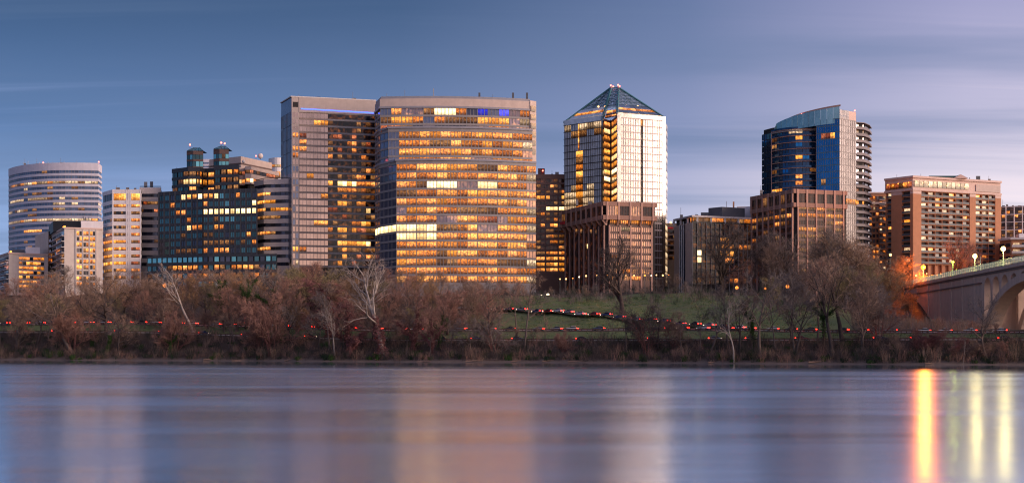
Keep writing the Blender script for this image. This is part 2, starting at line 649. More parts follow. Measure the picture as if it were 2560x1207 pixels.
lamp_mat('greenish', (0.62, 0.72, 0.05), 1.1)
lamp_mat('tail_red', (1.0, 0.016, 0.008), 10.0, True)
lamp_mat('head_white', (1.0, 0.80, 0.55), 10.0, True)

# ---------------------------------------------------------------- ground, river, roads
def shore(x):
    return 400.0 - 0.35 * np.clip(x, -420, 420) + 2.2 * np.sin(np.asarray(x, float) * 0.045) + 1.2 * np.sin(np.asarray(x, float) * 0.13 + 1.0)


PROF_D = np.array([-400, -60, -12, -2, 0, 2, 9, 16, 19, 27, 37, 38, 46.5, 60, 75, 92, 112, 150, 250, 600, 6000], float)
PROF_Z = np.array([-7, -5, -2.4, -0.5, -0.12, 0.35, 1.9, 4.8, 7.15, 7.2, 10.6, 10.9, 11.0, 13.6, 17.2, 21.0, 24.2, 28.6, 31.5, 33, 40], float)


def ground_z(x, y):
    x = np.asarray(x, float)
    y = np.asarray(y, float)
    d = y - shore(x)
    z = np.interp(d, PROF_D, PROF_Z)
    z = z + 3.4 * smooth(-25, -170, x) * smooth(8, 19, d)                       # the road climbs towards the left
    z = z - 1.2 * smooth(60, 130, x) * smooth(30, 37, d)
    valley = smooth(112, 158, x) * (1 - smooth(190, 268, d)) * smooth(46.5, 62, d)
    z = z * (1 - valley) + np.minimum(z, 10.5) * valley                          # low ground under the bridge
    rough = smooth(48, 60, d) * 0.5 + 0.05
    z = z + rough * (np.sin(x * 0.11 + y * 0.05) + 0.6 * np.sin(x * 0.23 - y * 0.17 + 2))
    return z


def gz(x, y):
    return float(ground_z(x, y))


def on_ground(px, py, d0=2.0):
    """the first point of the ground behind the shore that is seen at this pixel column and row"""
    u = (px - CX) / F
    Y = 300.0
    while Y < 900:
        x = u * Y
        if Y - float(shore(x)) >= d0 and HY - (gz(x, Y) - ZC) * F / Y <= py:
            return x, Y, gz(x, Y)
        Y += 0.5
    return u * 560, 560.0, gz(u * 560, 560)


def at_depth(px, d):
    """the ground point in a pixel column that lies d metres behind the shore"""
    u = (px - CX) / F
    Y = 400.0
    for _ in range(30):
        Y = float(shore(u * Y)) + d
    return u * Y, Y, gz(u * Y, Y)


m, t, b = new_mat('earth')
g = t.n('ShaderNodeNewGeometry')
pos = g.outputs['Position']
n1 = t.noise(pos, 0.05, 5, 0.6)
n2 = t.noise(pos, 0.6, 5, 0.65)
n3 = t.noise(t.mapping(pos, (0.05, 0.16, 0.16)), 1.0, 6, 0.7)
grass_c = t.mix(n2, (0.11, 0.145, 0.06), (0.19, 0.225, 0.10))
grass_c = t.mix(t.ramp(n3, [(0.45, 0.0), (0.66, 0.9)]), grass_c, (0.17, 0.16, 0.095))
brush_c = t.mix(n2, (0.06, 0.042, 0.033), (0.13, 0.09, 0.07))
sepp = t.n('ShaderNodeSeparateXYZ')
t.link(pos, sepp.inputs[0])
sand_c = t.mix(n2, (0.13, 0.10, 0.085), (0.24, 0.18, 0.15))
att = t.n('ShaderNodeAttribute', attribute_name='mown')
green = t.ramp(t.math('MULTIPLY_ADD', t.math('SUBTRACT', n2, 0.5), 0.8, att.outputs['Fac']), [(0.35, 0.0), (0.65, 1.0)])
c = t.mix(green, brush_c, grass_c)
shore_f = t.ramp(t.math('MULTIPLY_ADD', t.math('SUBTRACT', n2, 0.5), 1.2, t.math('MULTIPLY', sepp.outputs[2], 0.5)), [(0.25, 1.0), (0.75, 0.0)])
c = t.mix(shore_f, c, sand_c)
t.link(c, b.inputs['Base Color'])
b.inputs['Roughness'].default_value = 0.95
b.inputs['Specular IOR Level'].default_value = 0.1
bp = t.n('ShaderNodeBump')
bp.inputs['Strength'].default_value = 0.6
bp.inputs['Distance'].default_value = 0.4
t.link(t.noise(pos, 1.6, 6, 0.7), bp.inputs['Height'])
t.link(bp.outputs[0], b.inputs['Normal'])

xs = np.unique(np.concatenate([np.linspace(-5000, -420, 20), np.linspace(-420, 320, 186), np.linspace(320, 5000, 20)]))
ds = np.unique(np.concatenate([[-900, -600, -300, -100], np.linspace(-50, -6, 8), np.linspace(-5, 50, 80), np.linspace(50, 280, 90), np.linspace(280, 700, 16), [1000, 1500, 2500, 4000, 8000, 14000]]))
gxx, gdd = np.meshgrid(xs, ds, indexing='ij')
gyy = gdd + shore(gxx)
gzz = ground_z(gxx, gyy)
nv_, nd_ = gxx.shape
vs = np.stack([gxx, gyy, gzz], -1).reshape(-1, 3)
idx = np.arange(nv_ * nd_).reshape(nv_, nd_)
fs = np.stack([idx[:-1, :-1], idx[1:, :-1], idx[1:, 1:], idx[:-1, 1:]], -1).reshape(-1, 4)
gm = mesh('ground', vs.tolist(), fs.tolist(), 'earth', None, True)
upx = CX + gxx / np.maximum(gyy, 50) * F
mown = np.maximum(smooth(27, 28.5, gdd) * (1 - smooth(36, 37.5, gdd)), smooth(1120, 1230, upx) * (1 - smooth(2080, 2180, upx)) * smooth(46, 49, gdd) * (1 - smooth(128, 150, gdd)))
la = gm.attributes.new('mown', 'FLOAT', 'POINT')          # where the grass is kept short; elsewhere leaf litter
la.data.foreach_set('value', mown.ravel().astype(np.float32))
tag(obj('ground', gm), kind='structure')

m, t, b = new_mat('river_water')
g = t.n('ShaderNodeNewGeometry')
pos = g.outputs['Position']
sepw = t.n('ShaderNodeSeparateXYZ')
t.link(pos, sepw.inputs[0])
b.inputs['Base Color'].default_value = (0.60, 0.77, 0.96, 1)
b.inputs['Metallic'].default_value = 0.85      # long, smooth swell that mirrors most of what falls on it
b.inputs['IOR'].default_value = 1.6
b.inputs['Specular IOR Level'].default_value = 0.5
n1 = t.noise(t.mapping(pos, (0.012, 0.055, 1)), 1.0, 4, 0.55)
n2 = t.noise(t.mapping(pos, (0.05, 0.35, 1), loc=(5, 2, 0)), 1.0, 3, 0.5)
# calmer under the far bank, more stirred towards the middle of the river
calm = t.ramp(t.math('DIVIDE', t.math('ADD', sepw.outputs[1], t.math('MULTIPLY', sepw.outputs[0], 0.35)), 420.0), [(0.0, 1.0), (0.66, 1.0), (0.82, 0.26), (1.0, 0.10)])
r = t.math('MULTIPLY', calm, t.math('MULTIPLY_ADD', n1, 0.26, 0.085))
t.link(r, b.inputs['Roughness'])
bp = t.n('ShaderNodeBump')
bp.inputs['Strength'].default_value = 0.35
bp.inputs['Distance'].default_value = 0.3
t.link(t.math('MULTIPLY_ADD', n1, 1.2, t.math('MULTIPLY', n2, 0.12)), bp.inputs['Height'])
t.link(bp.outputs[0], b.inputs['Normal'])
wv = [(-5000, -900, 0), (5000, -900, 0)] + [(float(x), float(shore(x)) + 3.0, 0.0) for x in np.linspace(5000, -5000, 40)]
tag(obj('river', mesh('river', wv, [tuple(range(len(wv)))], 'river_water')), kind='structure')


def ribbon(name, mat, line, width, lift, kind='structure', parent=None):
    """a strip laid on the ground along a list of plan points"""
    vs, fs = [], []
    n = len(line)
    for i, (x, y) in enumerate(line):
        a, c = line[max(0, i - 1)], line[min(n - 1, i + 1)]
        L = math.dist(a, c)
        nx, ny = (c[1] - a[1]) / L, -(c[0] - a[0]) / L
        for k in range(5):
            s = (k / 4 - 0.5) * width
            vs.append((x + nx * s, y + ny * s, gz(x, y) + lift))
    for i in range(n - 1):
        for k in range(4):
            fs.append((i * 5 + k, i * 5 + k + 1, i * 5 + k + 6, i * 5 + k + 5))
    o = obj(name, mesh(name, vs, fs, mat), parent)
    if parent is None:
        tag(o, kind=kind)
    return o


lower_line = [at_depth(px, 23.2)[:2] for px in range(-300, 2900, 25)]
upper_line = [at_depth(px, 42.2)[:2] for px in range(-300, 2900, 25)]
slip_px = [(1120, 772), (1215, 774), (1300, 777), (1400, 783), (1520, 793), (1650, 806), (1760, 817), (1880, 826)]
slip_line = []
for i in range(len(slip_px) - 1):
    for k in range(5):
        q = lerp2(slip_px[i], slip_px[i + 1], k / 5)
        slip_line.append(on_ground(q[0], q[1] + 1.5, 40)[:2])
# even the bend out a little
for _ in range(6):
    slip_line = [slip_line[0]] + [((slip_line[i - 1][0] + 2 * slip_line[i][0] + slip_line[i + 1][0]) / 4, (slip_line[i - 1][1] + 2 * slip_line[i][1] + slip_line[i + 1][1]) / 4) for i in range(1, len(slip_line) - 1)] + [slip_line[-1]]
ribbon('parkway_road', 'asphalt', lower_line, 7.0, 0.06)
ribbon('upper_road', 'asphalt', upper_line, 7.2, 0.06)
ribbon('slip_road', 'asphalt', slip_line, 6.0, 0.18)


plain('added_kerb_stone', (0.42, 0.38, 0.35), 0.85)


def guardrail(name, label, line, off, z_lift=0.0):
    root = thing(name, label, 'guardrail', (*line[len(line) // 2], gz(*line[len(line) // 2])))
    pts = offset(line, off)
    zz = [gz(*q) + z_lift for q in pts]
    band(root, 'rail', 'rail_timber', pts, [z + 0.45 for z in zz], [z + 0.80 for z in zz], 0.08, 0.08)
    k = 0
    for i in range(0, len(pts) - 1):
        for f in (0.0, 0.5):
            q = lerp2(pts[i], pts[i + 1], f)
            if -0.47 * q[1] < q[0] < 0.47 * q[1]:
                box(root, 'post', 'rail_timber', (q[0] - .12, q[1]), (q[0] + .12, q[1]), gz(*q) - 0.2 + z_lift, gz(*q) + 0.86 + z_lift, -0.09, 0.33)
    return root


guardrail('guardrail', 'low brown timber guardrail along the lower road just above the bank', lower_line, 3.9)
guardrail('guardrail', 'low brown timber guardrail along the upper road behind the grass strip', upper_line, 4.1)


def added_kerb(name, line, off):  # pale kerb added on the far side to catch the cars' red light
    pts = offset(line, off)
    zz = [gz(*q) for q in pts]
    o = band(None, name, 'added_kerb_stone', pts, [z - 0.2 for z in zz], [z + 0.42 for z in zz], 0.12, 0.12)
    tag(o, kind='structure')


added_kerb('added_kerb', upper_line, -3.75)
added_kerb('added_kerb', lower_line, -3.65)
added_kerb('added_kerb', slip_line, -3.1)

# ---------------------------------------------------------------- buildings
BASE = 18.0


def building(name, label, px, Y, cat='building', group=None):
    return thing(name, label, cat, (X(px, Y), Y, BASE), group)


def rows_px(py0, step, n, hh, Y):
    """n floors of windows: first centre row py0, spacing step, half height hh, all in photograph pixels at distance Y"""
    return [(Z(py0 + step * i + hh, Y), Z(py0 + step * i - hh, Y)) for i in range(n)]


def spandrels(parent, mat, pts, rows, top, bottom, out=0.2, inn=0.35, name='spandrel'):
    """the solid band above each row of windows and one below the last"""
    heads = [top] + [r[0] for r in rows]
    for i in range(len(rows) + 1):
        hi = heads[i]
        lo = rows[i][1] if i < len(rows) else bottom
        if hi - lo > 0.05:
            band(parent, name if i else 'parapet', mat, pts, lo, hi, out, inn)


def beacon(parent, px, py, Y, r=0.45):
    z = Z(py, Y)
    c = (X(px, Y), Y, z)
    o = pipe(parent, 'beacon_mast', 'mullion_dark', [(c[0], Y, z - 3.0), (c[0], Y, z)], 0.10)
    bl = ball(None, 'beacon', 'beacon_red', c, r, 8, 5)
    bl.parent = o
    bl.location = Vector(c) - parent.location


# --- striped lavender tower far left
R = building('striped_tower', 'lavender striped oval office tower with red roof beacon behind the low apartment blocks', 140, 830)
Y = 820
front = arc(P2(22, 846), P2(245, 818), 13, 20) + [P2(254, 832)]
rows = rows_px(431.5, 13.25, 16, 3.5, Y)
top, bot = Z(409, Y), BASE
solid(R, 'core', 'shade', front, 30, BASE, top - 2, 1.0)
spandrels(R, 'lavender_stone', front, rows, top, bot, 0.25, 0.6)
LP = ['lit_pale', 'lit_pale', 'lit_warm', 'lit_dim']
pk = picker(3, [('glass_lavender', 9), ('lit_dim', .35)], {2: [(1, 18, LP)], 5: [(1, 4, 'lit_pale'), (5, 17, ['lit_dim', 'lit_pale', 'glass_lavender'])], 3: [(6, 6, 'lit_pale')],
    4: [(5, 12, ['glass_lavender', 'lit_dim'])], 6: [(12, 17, ['lit_pale', 'glass_lavender'])], 7: [(0, 1, 'lit_pale'), (3, 13, ['lit_pale', 'lit_dim', 'glass_lavender'])], 8: [(6, 8, ['lit_dim', 'glass_lavender'])],
    9: [(0, 18, ['lit_pale', 'lit_pale', 'lit_warm'])], 11: [(6, 9, 'lit_warm')]})
windows(R, 'window', front[:-1], 19, rows, pk, 0.04, 0.05, 2, 'mullion_grey')
windows(R, 'window', front[-2:], 1, rows, picker(4, [('glass_lavender', 4), ('lit_pale', 1)]), 0.1, 0.05)
beacon(R, 247, 405, 820)
beacon(R, 108, 407, 836)
for px in (58, 70, 98, 120, 132, 160):
    pipe(R, 'antenna', 'mullion_pale', [(X(px, 836), 836, Z(412, 836)), (X(px, 836), 836, Z(403 + (px % 5), 836))], 0.12, 4)

# --- low pale apartment block, left edge
R = building('apartment_block', 'lowest pale apartment block at the left edge with small orange roof light', 44, 640)
fl = [P2(-30, 690), P2(22, 640)]
fr = [P2(22, 640), P2(120, 652)]
allf = [fl[0], fl[1], fr[1]]
top = Z(633, 640)
solid(R, 'wall', 'pale_render', allf, 28, BASE, top, 0.0)
band(R, 'cornice', 'cream_trim', allf, top - 0.3, top + 0.5, 0.5, 0.5)
rows = rows_px(645, 11.7, 8, 4.2, 640)
spandrels(R, 'pale_render', [lerp2(fr[0], fr[1], 0.25), lerp2(fr[0], fr[1], 0.9)], rows, top - 0.4, BASE, 0.25, 0.2)
windows(R, 'window', [lerp2(fr[0], fr[1], 0.25), lerp2(fr[0], fr[1], 0.9)], 7, rows, picker(8, [('lit_orange', 3), ('lit_gold', 2), ('lit_red', 1), ('glass_plain', 2.2), ('lit_warm', 1.5)]), 0.06, -0.1, 0, thick=0.1)
windows(R, 'balcony_door', fl, 5, rows, picker(9, [('glass_curtain', 4), ('lit_dim', 1), ('lit_orange', .5), ('glass_plain', 2)]), 0.08, -0.05)
for (za, zb) in rows:
    band(R, 'balcony_slab', 'white_panel', fl, za - 0.25, za, 1.3, 0.0)
    band(R, 'balcony_rail', 'rail_grey', fl, za + 0.15, za + 1.0, 1.3, -1.22)
prism(R, 'penthouse', 'plant_room', [P2(30, 655), P2(62, 655), P2(62, 668), P2(30, 668)], top, Z(624, 655))
prism(R, 'penthouse', 'white_panel', [P2(64, 652), P2(100, 654), P2(100, 668), P2(64, 666)], top, Z(617, 652))
ball(R, 'roof_light', 'bulb_orange', (X(26, 640), 640.5, top + 0.9), 0.55)

# --- apartment block with black penthouse
R = building('apartment_block', 'pale apartment block with black rooftop plant room and warm roof lights', 170, 620)
fl = [P2(122, 672), P2(161, 620)]
fr = [P2(161, 620), P2(257, 626)]
fb = [P2(88, 676), P2(121, 668)]
top = Z(570, 620)
solid(R, 'wall', 'pale_render', [fl[0], fl[1], fr[1]], 30, BASE, top, 0.0)
prism(R, 'stair_wing', 'concrete', [P2(88, 690), P2(121, 660), P2(140, 672), P2(108, 705)], BASE, Z(582, 670))
band(R, 'cornice', 'cream_trim', [fl[0], fl[1], fr[1]], top - 0.25, top + 0.45, 0.5, 0.4)
rows = rows_px(583, 14.1, 10, 5.0, 622)
wl = [lerp2(fr[0], fr[1], 0.30), lerp2(fr[0], fr[1], 0.825)]
spandrels(R, 'pale_render', wl, rows, top - 0.3, BASE, 0.25, 0.2)
windows(R, 'window', wl, 6, rows, picker(21, [('lit_gold', 2.4), ('lit_orange', 3), ('lit_warm', 2), ('glass_plain', 2), ('lit_dim', 1), ('glass_curtain', .6)]), 0.07, -0.1, 0, thick=0.1)
for j in range(4):
    q = lerp2(wl[0], wl[1], j / 3)
    box(R, 'pier', 'pale_render', (q[0] - .35, q[1]), (q[0] + .35, q[1]), BASE, top - 0.4, 0.45, 0.3)
windows(R, 'balcony_door', fl, 4, rows, picker(22, [('glass_curtain', 5), ('lit_dim', 1), ('lit_orange', .8), ('glass_plain', 2)]), 0.08, -0.05)
for (za, zb) in rows:
    band(R, 'balcony_slab', 'white_panel', fl, za - 0.45, za - 0.2, 1.4, 0.0)
    band(R, 'balcony_rail', 'white_panel', [fl[0], lerp2(fl[0], fl[1], 0.30)], za, za + 1.0, 1.4, -1.3)
    band(R, 'balcony_rail', 'rail_grey', [lerp2(fl[0], fl[1], 0.72), fl[1]], za, za + 1.0, 1.4, -1.3)
prism(R, 'plant_room', 'black_clad', [P2(122, 664), P2(133, 642), P2(202, 642), P2(202, 660)], top + 0.1, Z(553, 642))
prism(R, 'lift_house', 'white_panel', [P2(203, 640), P2(258, 642), P2(258, 655), P2(203, 655)], top + 0.1, Z(552, 640))
for px in (208, 214, 222):
    pipe(R, 'vent_pipe', 'plant_room', [(X(px, 645), 645, top + 2), (X(px, 645), 645, Z(541 + px % 4, 645))], 0.25, 5)
for px in (154, 158, 162):
    ball(R, 'roof_light', 'bulb_orange', (X(px, 621), 621.5 + (161 - px) * .3, top + 0.9), 0.4)

# --- white office with folded bays
R = building('white_office', 'white ribbon-window office with upright piers beside the dark teal block', 305, 650)
pts = [P2(257, 662), P2(281, 650), P2(353, 650)]
top = Z(474, 650)
rows = [(Z(501, 650), Z(484, 650))] + rows_px(514.5, 17.9, 11, 4.0, 650)
solid(R, 'core', 'shade', pts, 26, BASE, top - 1, 1.2)
spandrels(R, 'white_panel', pts, rows, top, BASE, 0.2, 0.7)
segs = [([P2(258, 661.5), P2(280, 650.6)], 4), ([P2(284, 650), P2(314, 650)], 5), ([P2(328, 650), P2(350, 650)], 4)]
pk1 = picker(31, [('glass_dusk', 6), ('lit_dim', .3)], {5: [(1, 3, 'lit_orange')], 6: [(0, 3, 'lit_orange')], 7: [(0, 3, 'lit_gold')], 8: [(0, 3, 'lit_warm')], 9: [(0, 3, 'lit_gold')], 10: [(0, 3, 'lit_dim')]})
pk2 = picker(32, [('lit_orange', 3), ('lit_dim', 2)], {0: [(0, 4, 'lit_gold')], 1: [(0, 3, 'lit_warm')], 2: [(0, 4, ['glass_plain', 'lit_dim'])], 3: [(0, 4, 'lit_dim')], 4: [(0, 4, ['glass_plain', 'lit_dim'])], 5: [(0, 4, 'lit_dim')],
    6: [(0, 3, 'lit_gold')], 7: [(0, 3, 'lit_warm')], 8: [(0, 4, 'lit_gold')], 9: [(0, 4, 'lit_gold')], 10: [(0, 0, 'glass_dusk'), (1, 4, 'lit_warm')]})
pk3 = picker(33, [('lit_red', 2), ('lit_dim', 2)], {0: [(0, 3, 'lit_gold')], 1: [(0, 3, 'lit_warm')], 2: [(0, 3, 'lit_dim')], 3: [(0, 3, 'lit_orange')], 4: [(0, 3, 'lit_orange')], 5: [(0, 3, 'lit_orange')], 10: [(0, 3, 'lit_orange')]})
for (ln, n), pk in zip(segs, (pk1, pk2, pk3)):
    windows(R, 'window', ln, n, rows, pk, 0.03, 0.15, 1)
for px0, px1 in ((281, 284), (315, 319), (320, 323.5), (324, 328), (350, 353)):
    box(R, 'pier', 'white_panel', P2(px0, 650), P2(px1, 650), BASE, top - 0.05, 0.32, 0.6)
pipe(R, 'antenna', 'mullion_pale', [(X(290, 655), 655, top), (X(290, 655), 655, top + 2)], 0.12, 4)

# --- beige striped block whose two wings show either side of the dark tower
R = building('striped_office', 'beige striped office wings showing either side of the dark teal block', 560, 665)
for side, ln, tp, py0, n, seed, mt in (('l', [P2(349, 660), P2(402, 660)], 463, 483, 10, 41, 'beige_stone'), ('r', [P2(636, 656), P2(660, 648), P2(725, 645)], 450, 467, 11, 42, 'beige_stone')):
    Y = 650
    top = Z(tp, Y)
    rows = rows_px(py0, 19.4, n, 4.3, Y)
    solid(R, 'core', 'shade', ln, 40, BASE, top - 1.5, 1.5)
    spandrels(R, mt, ln, rows, top, BASE, 0.2, 0.9)
    if side == 'l':
        windows(R, 'window', ln, 6, rows, picker(seed, [('glass_dusk', 7), ('glass_plain', 4), ('lit_dim', .3)], {1: [(0, 4, ['lit_dim', 'glass_plain', 'lit_red'])], 2: [(4, 5, 'lit_red')], 6: [(4, 5, 'lit_dim')]}), 0.03, 0.35, 1)
    else:
        windows(R, 'window', ln, 9, rows, picker(seed, [('glass_dusk', 7), ('glass_plain', 3)], {1: [(1, 4, 'lit_warm')], 2: [(1, 5, ['lit_warm', 'lit_gold'])], 3: [(1, 3, 'lit_warm'), (5, 8, 'lit_gold')], 4: [(0, 6, 'lit_dim')], 6: [(1, 5, ['lit_orange', 'lit_dim'])], 8: [(0, 4, ['lit_warm', 'lit_gold', 'lit_dim'])]}), 0.03, 0.35, 1)
    band(R, 'roof_rail', 'dark_frame', ln, top + 0.5, top + 0.9, -0.5, 0.7)

# --- stepped beige block behind
R = building('stepped_office', 'stepped beige block with satellite dish rising behind the dark teal block', 610, 730)
Y = 720
up = [P2(523, 735), P2(602, 722), P2(680, 748)]
solid(R, 'upper_wall', 'beige_pink', up, 24, BASE, Z(391, 722), 0.0)
band(R, 'groove', 'brown_dark', up, Z(411, 722), Z(407, 722), 0.06, 0.1)
lo = [P2(594, 716), P2(612, 720), P2(614, 712), P2(628, 712), P2(697, 738)]
tops = Z(417, 714)
rows = [(Z(437, 716), Z(427, 716)), (Z(458, 716), Z(448, 716))]
solid(R, 'lower_wall', 'shade', lo, 22, BASE, tops - 0.5, 1.4)
spandrels(R, 'beige_pink', lo, rows, tops, Z(462, 716), 0.2, 0.9)
windows(R, 'window', lo, 14, rows, picker(51, [('lit_dim', 3), ('lit_red', 1), ('glass_plain', 2)], {1: [(0, 6, ['lit_warm', 'lit_bright', 'lit_orange'])]}), 0.03, 0.3, 1)
d = ball(R, 'dish', 'white_roof', (X(651, 745), 745, Z(390, 745)), 1.7)
pipe(R, 'dish_mount', 'plant_room', [(X(651, 745), 745, Z(398, 745)), (X(651, 745), 745, Z(391, 745))], 0.4)
beacon(R, 640, 390, 740, 0.4)
ball(R, 'dish', 'white_roof', (X(610, 718), 717, Z(405, 718)), 1.0)

# --- round white tower far behind
R = building('round_tower', 'white rounded tower top with lit band peeping out left of the tan glass slab', 695, 905)
cpts = arc(P2(672, 900), P2(722, 900), 6, 8)
rows = [(Z(421, 900), Z(414, 900)), (Z(447, 900), Z(432, 900))]
solid(R, 'core', 'shade', cpts, 16, BASE, Z(402, 900), 1)
spandrels(R, 'white_panel', cpts, rows, Z(397, 900), Z(456, 900), 0.2, 0.8)
windows(R, 'window', cpts, 5, rows, picker(52, [('lit_warm', 3), ('lit_pale', 2)]), 0.02, 0.1, 1)

# --- lavender slab between the turrets
R = building('lavender_block', 'small lavender striped block visible between the two glass turrets', 515, 880)
ln = [P2(500, 880), P2(528, 880)]
rows = rows_px(408, 9, 4, 2.2, 880)
solid(R, 'core', 'shade', ln, 16, BASE, Z(400, 880), 0.8)
spandrels(R, 'lavender_stone', ln, rows, Z(398, 880), BASE, 0.2, 0.5)
windows(R, 'window', ln, 3, rows, picker(53, [('glass_lavender', 1)]), 0.03, 0.1)

# --- dark teal glass office with two turrets
R = building('dark_glass_office', 'dark teal glass office stepped like a pyramid with two glass turrets', 520, 640)
Y = 636
FL = [P2(397, 648), P2(507, 638)]
FR = [P2(507, 638), P2(642, 632)]
main = [FL[0], FL[1], FR[1]]
top = Z(473, 636)
rows = rows_px(489.5, 19.5, 8, 6.2, 636)
solid(R, 'core', 'black_clad', main, 34, BASE, top - 0.6, 0.8)
spandrels(R, 'dark_frame', main, rows, top, BASE, 0.18, 0.5)
T = [('glass_teal', 8), ('lit_dim', 1.0), ('glass_dusk', 3), ('lit_orange', .2)]
pkl = picker(61, T, {0: [(4, 7, ['lit_bright', 'lit_warm'])], 1: [(2, 2, 'lit_orange')], 2: [(0, 5, ['lit_dim', 'glass_teal', 'lit_orange'])], 4: [(5, 5, 'lit_bright'), (6, 7, 'lit_orange')], 7: [(3, 6, ['lit_dim', 'lit_orange'])]})
pkr = picker(62, T, {0: [(0, 1, 'lit_warm'), (2, 2, 'lit_bright'), (3, 3, 'glass_tealbright'), (6, 6, 'lit_orange')], 1: [(4, 4, 'glass_tealbright'), (9, 9, 'lit_bright')], 2: [(0, 9, 'lit_bright')],
    3: [(3, 5, 'glass_tealbright')], 4: [(2, 2, 'lit_warm')], 5: [(8, 8, 'lit_warm'), (0, 1, 'lit_dim')], 6: [(0, 5, 'lit_dim')], 7: [(2, 4, ['lit_warm', 'lit_orange'])]})
windows(R, 'window', FL, 8, rows, pkl, 0.13, 0.1, 2)
windows(R, 'window', FR, 10, rows, pkr, 0.15, 0.1, 2)
for ln, n in ((FL, 8), (FR, 10)):
    pp = resample(ln, n)
    for q in pp:
        box(R, 'pier', 'dark_frame', (q[0] - .36, q[1]), (q[0] + .36, q[1]), BASE, top - 0.1, 0.32, 0.3)
# upper storeys
up = [P2(430, 652), P2(470, 645), P2(500, 645), P2(512, 650), P2(536, 648), P2(536, 640), P2(597, 637)]
topu = Z(418, 645)
rowsu = rows_px(432.5, 19.3, 3, 6.0, 642)
solid(R, 'upper_core', 'black_clad', up, 24, top - 1, topu - 0.5, 0.8)
spandrels(R, 'dark_frame', up, rowsu, topu, top - 0.4, 0.18, 0.5)
windows(R, 'window', up[:5], 7, rowsu, picker(63, [('glass_teal', 2), ('lit_dim', 2)], {0: [(2, 6, ['lit_orange', 'lit_dim', 'lit_warm'])], 1: [(2, 3, 'lit_bright'), (4, 6, 'lit_gold')], 2: [(3, 6, ['lit_orange', 'glass_teal'])]}), 0.1, 0.1, 2)
windows(R, 'window', up[5:], 4, rowsu, picker(64, [('glass_teal', 3), ('lit_dim', 2), ('lit_orange', 1)], {0: [(2, 2, 'lit_warm')]}), 0.14, 0.1, 2)
prism(R, 'upper_parapet', 'dark_frame', [P2(536, 640.5), P2(597, 637.5), P2(597, 655), P2(536, 656)], topu, Z(413, 640))
# podium
PL = [P2(367, 640), P2(520, 628), P2(692, 622)]
rowsp = rows_px(648.5, 20.5, 4, 6.0, 630)
topp = Z(637, 630)
solid(R, 'podium_core', 'black_clad', PL, 18, BASE, topp - 0.4, 0.7)
spandrels(R, 'dark_frame', PL, rowsp, topp, BASE, 0.2, 0.4)
windows(R, 'window', PL, 24, rowsp, picker(65, [('glass_teal', 3), ('lit_dim', 2), ('glass_dusk', 1)], {0: [(0, 10, 'glass_tealbright'), (11, 23, ['glass_tealbright', 'glass_teal', 'glass_dusk'])], 1: [(5, 8, 'lit_warm'), (9, 20, ['lit_dim', 'glass_teal', 'lit_orange']), (17, 19, 'lit_warm')], 2: [(2, 20, ['lit_dim', 'lit_orange', 'glass_teal'])], 3: [(10, 20, ['lit_warm', 'glass_tealbright', 'lit_orange'])]}), 0.12, 0.1, 1)
# turrets
for px0, px1, pyt, pyr, pyb in ((467, 508, 377, 366, 419), (534, 572, 372, 362, 416)):
    Yt = 652
    tl = [P2(px0, Yt + 2), P2((px0 + px1) / 2 - 4, Yt), P2(px1, Yt + 1)]
    rws = [(Z(396 + (2 if px0 < 500 else 0), Yt), Z(384.5 + (2 if px0 < 500 else 0), Yt)), (Z(416, Yt), Z(403, Yt))]
    solid(R, 'turret_core', 'black_clad', tl, 8, topu - 4, Z(pyt, Yt), 0.6)
    spandrels(R, 'brown_dark', tl, rws, Z(pyt, Yt), topu - 3, 0.15, 0.5, 'turret_band')
    windows(R, 'turret_window', tl, 5, rws, picker(66 + px0, [('glass_teal', 3), ('glass_tealbright', 3), ('lit_dim', .3)]), 0.05, 0.05, 1)
    x0, x1 = X(px0, Yt), X(px1, Yt)
    zt, zr = Z(pyt, Yt), Z(pyr, Yt)
    p = R.location
    q = [(x0, Yt, zt), (x1, Yt, zt), (x1, Yt + 9, zt), (x0, Yt + 9, zt), (x0 + 2.8, Yt + 4.5, zr), (x1 - 3.2, Yt + 4.5, zr)]
    vsr = [(a - p.x, b_ - p.y, c_ - p.z) for a, b_, c_ in q]
    rf = obj('turret_roof', mesh('turret_roof', vsr, [(0, 1, 5, 4), (1, 2, 5), (2, 3, 4, 5), (3, 0, 4)], 'glass_tealbright'), R)
    for k in range(5):
        f = k / 4
        pipe(R, 'roof_bar', 'dark_frame', [(x0 + (x1 - x0) * f, Yt - 0.05, zt), (x0 + 2.8 + (x1 - x0 - 6.0) * f, Yt + 4.4, zr + 0.05)], 0.10, 4)
beacon(R, 475, 362, 652)
beacon(R, 553, 357, 652)
beacon(R, 562, 359, 652)

# --- tall slab: tan glass and black glass
R = building('glass_slab_tower', 'tall slab with tan glass half, black glass half and blue roof light line', 815, 650)
C0 = P2(729, 640)
L0 = P2(703, 657)
R0 = P2(940, 650.6)
top = Z(243, 640)
solid(R, 'core', 'shade', [L0, C0, R0], 26, BASE, top - 3, 0.9)
fr = lambda px: lerp2(C0, R0, (px - 729) / 211.0)
band(R, 'crown', 'tan_crown', [fr(747), fr(940)], [Z(281, 641), Z(287, 650)], top, 0.5, 0.8)
band(R, 'pier_front', 'tan_crown', [fr(729), fr(748)], BASE, top, 0.3, 0.5)
band(R, 'crown_cap', 'white_roof', [L0, C0, R0], top + 0.002, top + 0.5, 0.6, 0.9)
zr = [Z(283 + 16.7 * i, 642) for i in range(24)]
rows = [(zr[i + 1] + 1.0, zr[i] - 0.05) for i in range(23)]
lf = [L0, C0]
rl = [(zr[i + 1] + 0.25, zr[i]) for i in range(23)]
windows(R, 'side_glass', lf, 2, [(Z(281 + 33.4 * (i + 1), 642) + 0.25, Z(281 + 33.4 * i, 642)) for i in range(11)], picker(70, [('glass_slate', 1)]), 0.01, 0.0, 4, 'mullion_grey')
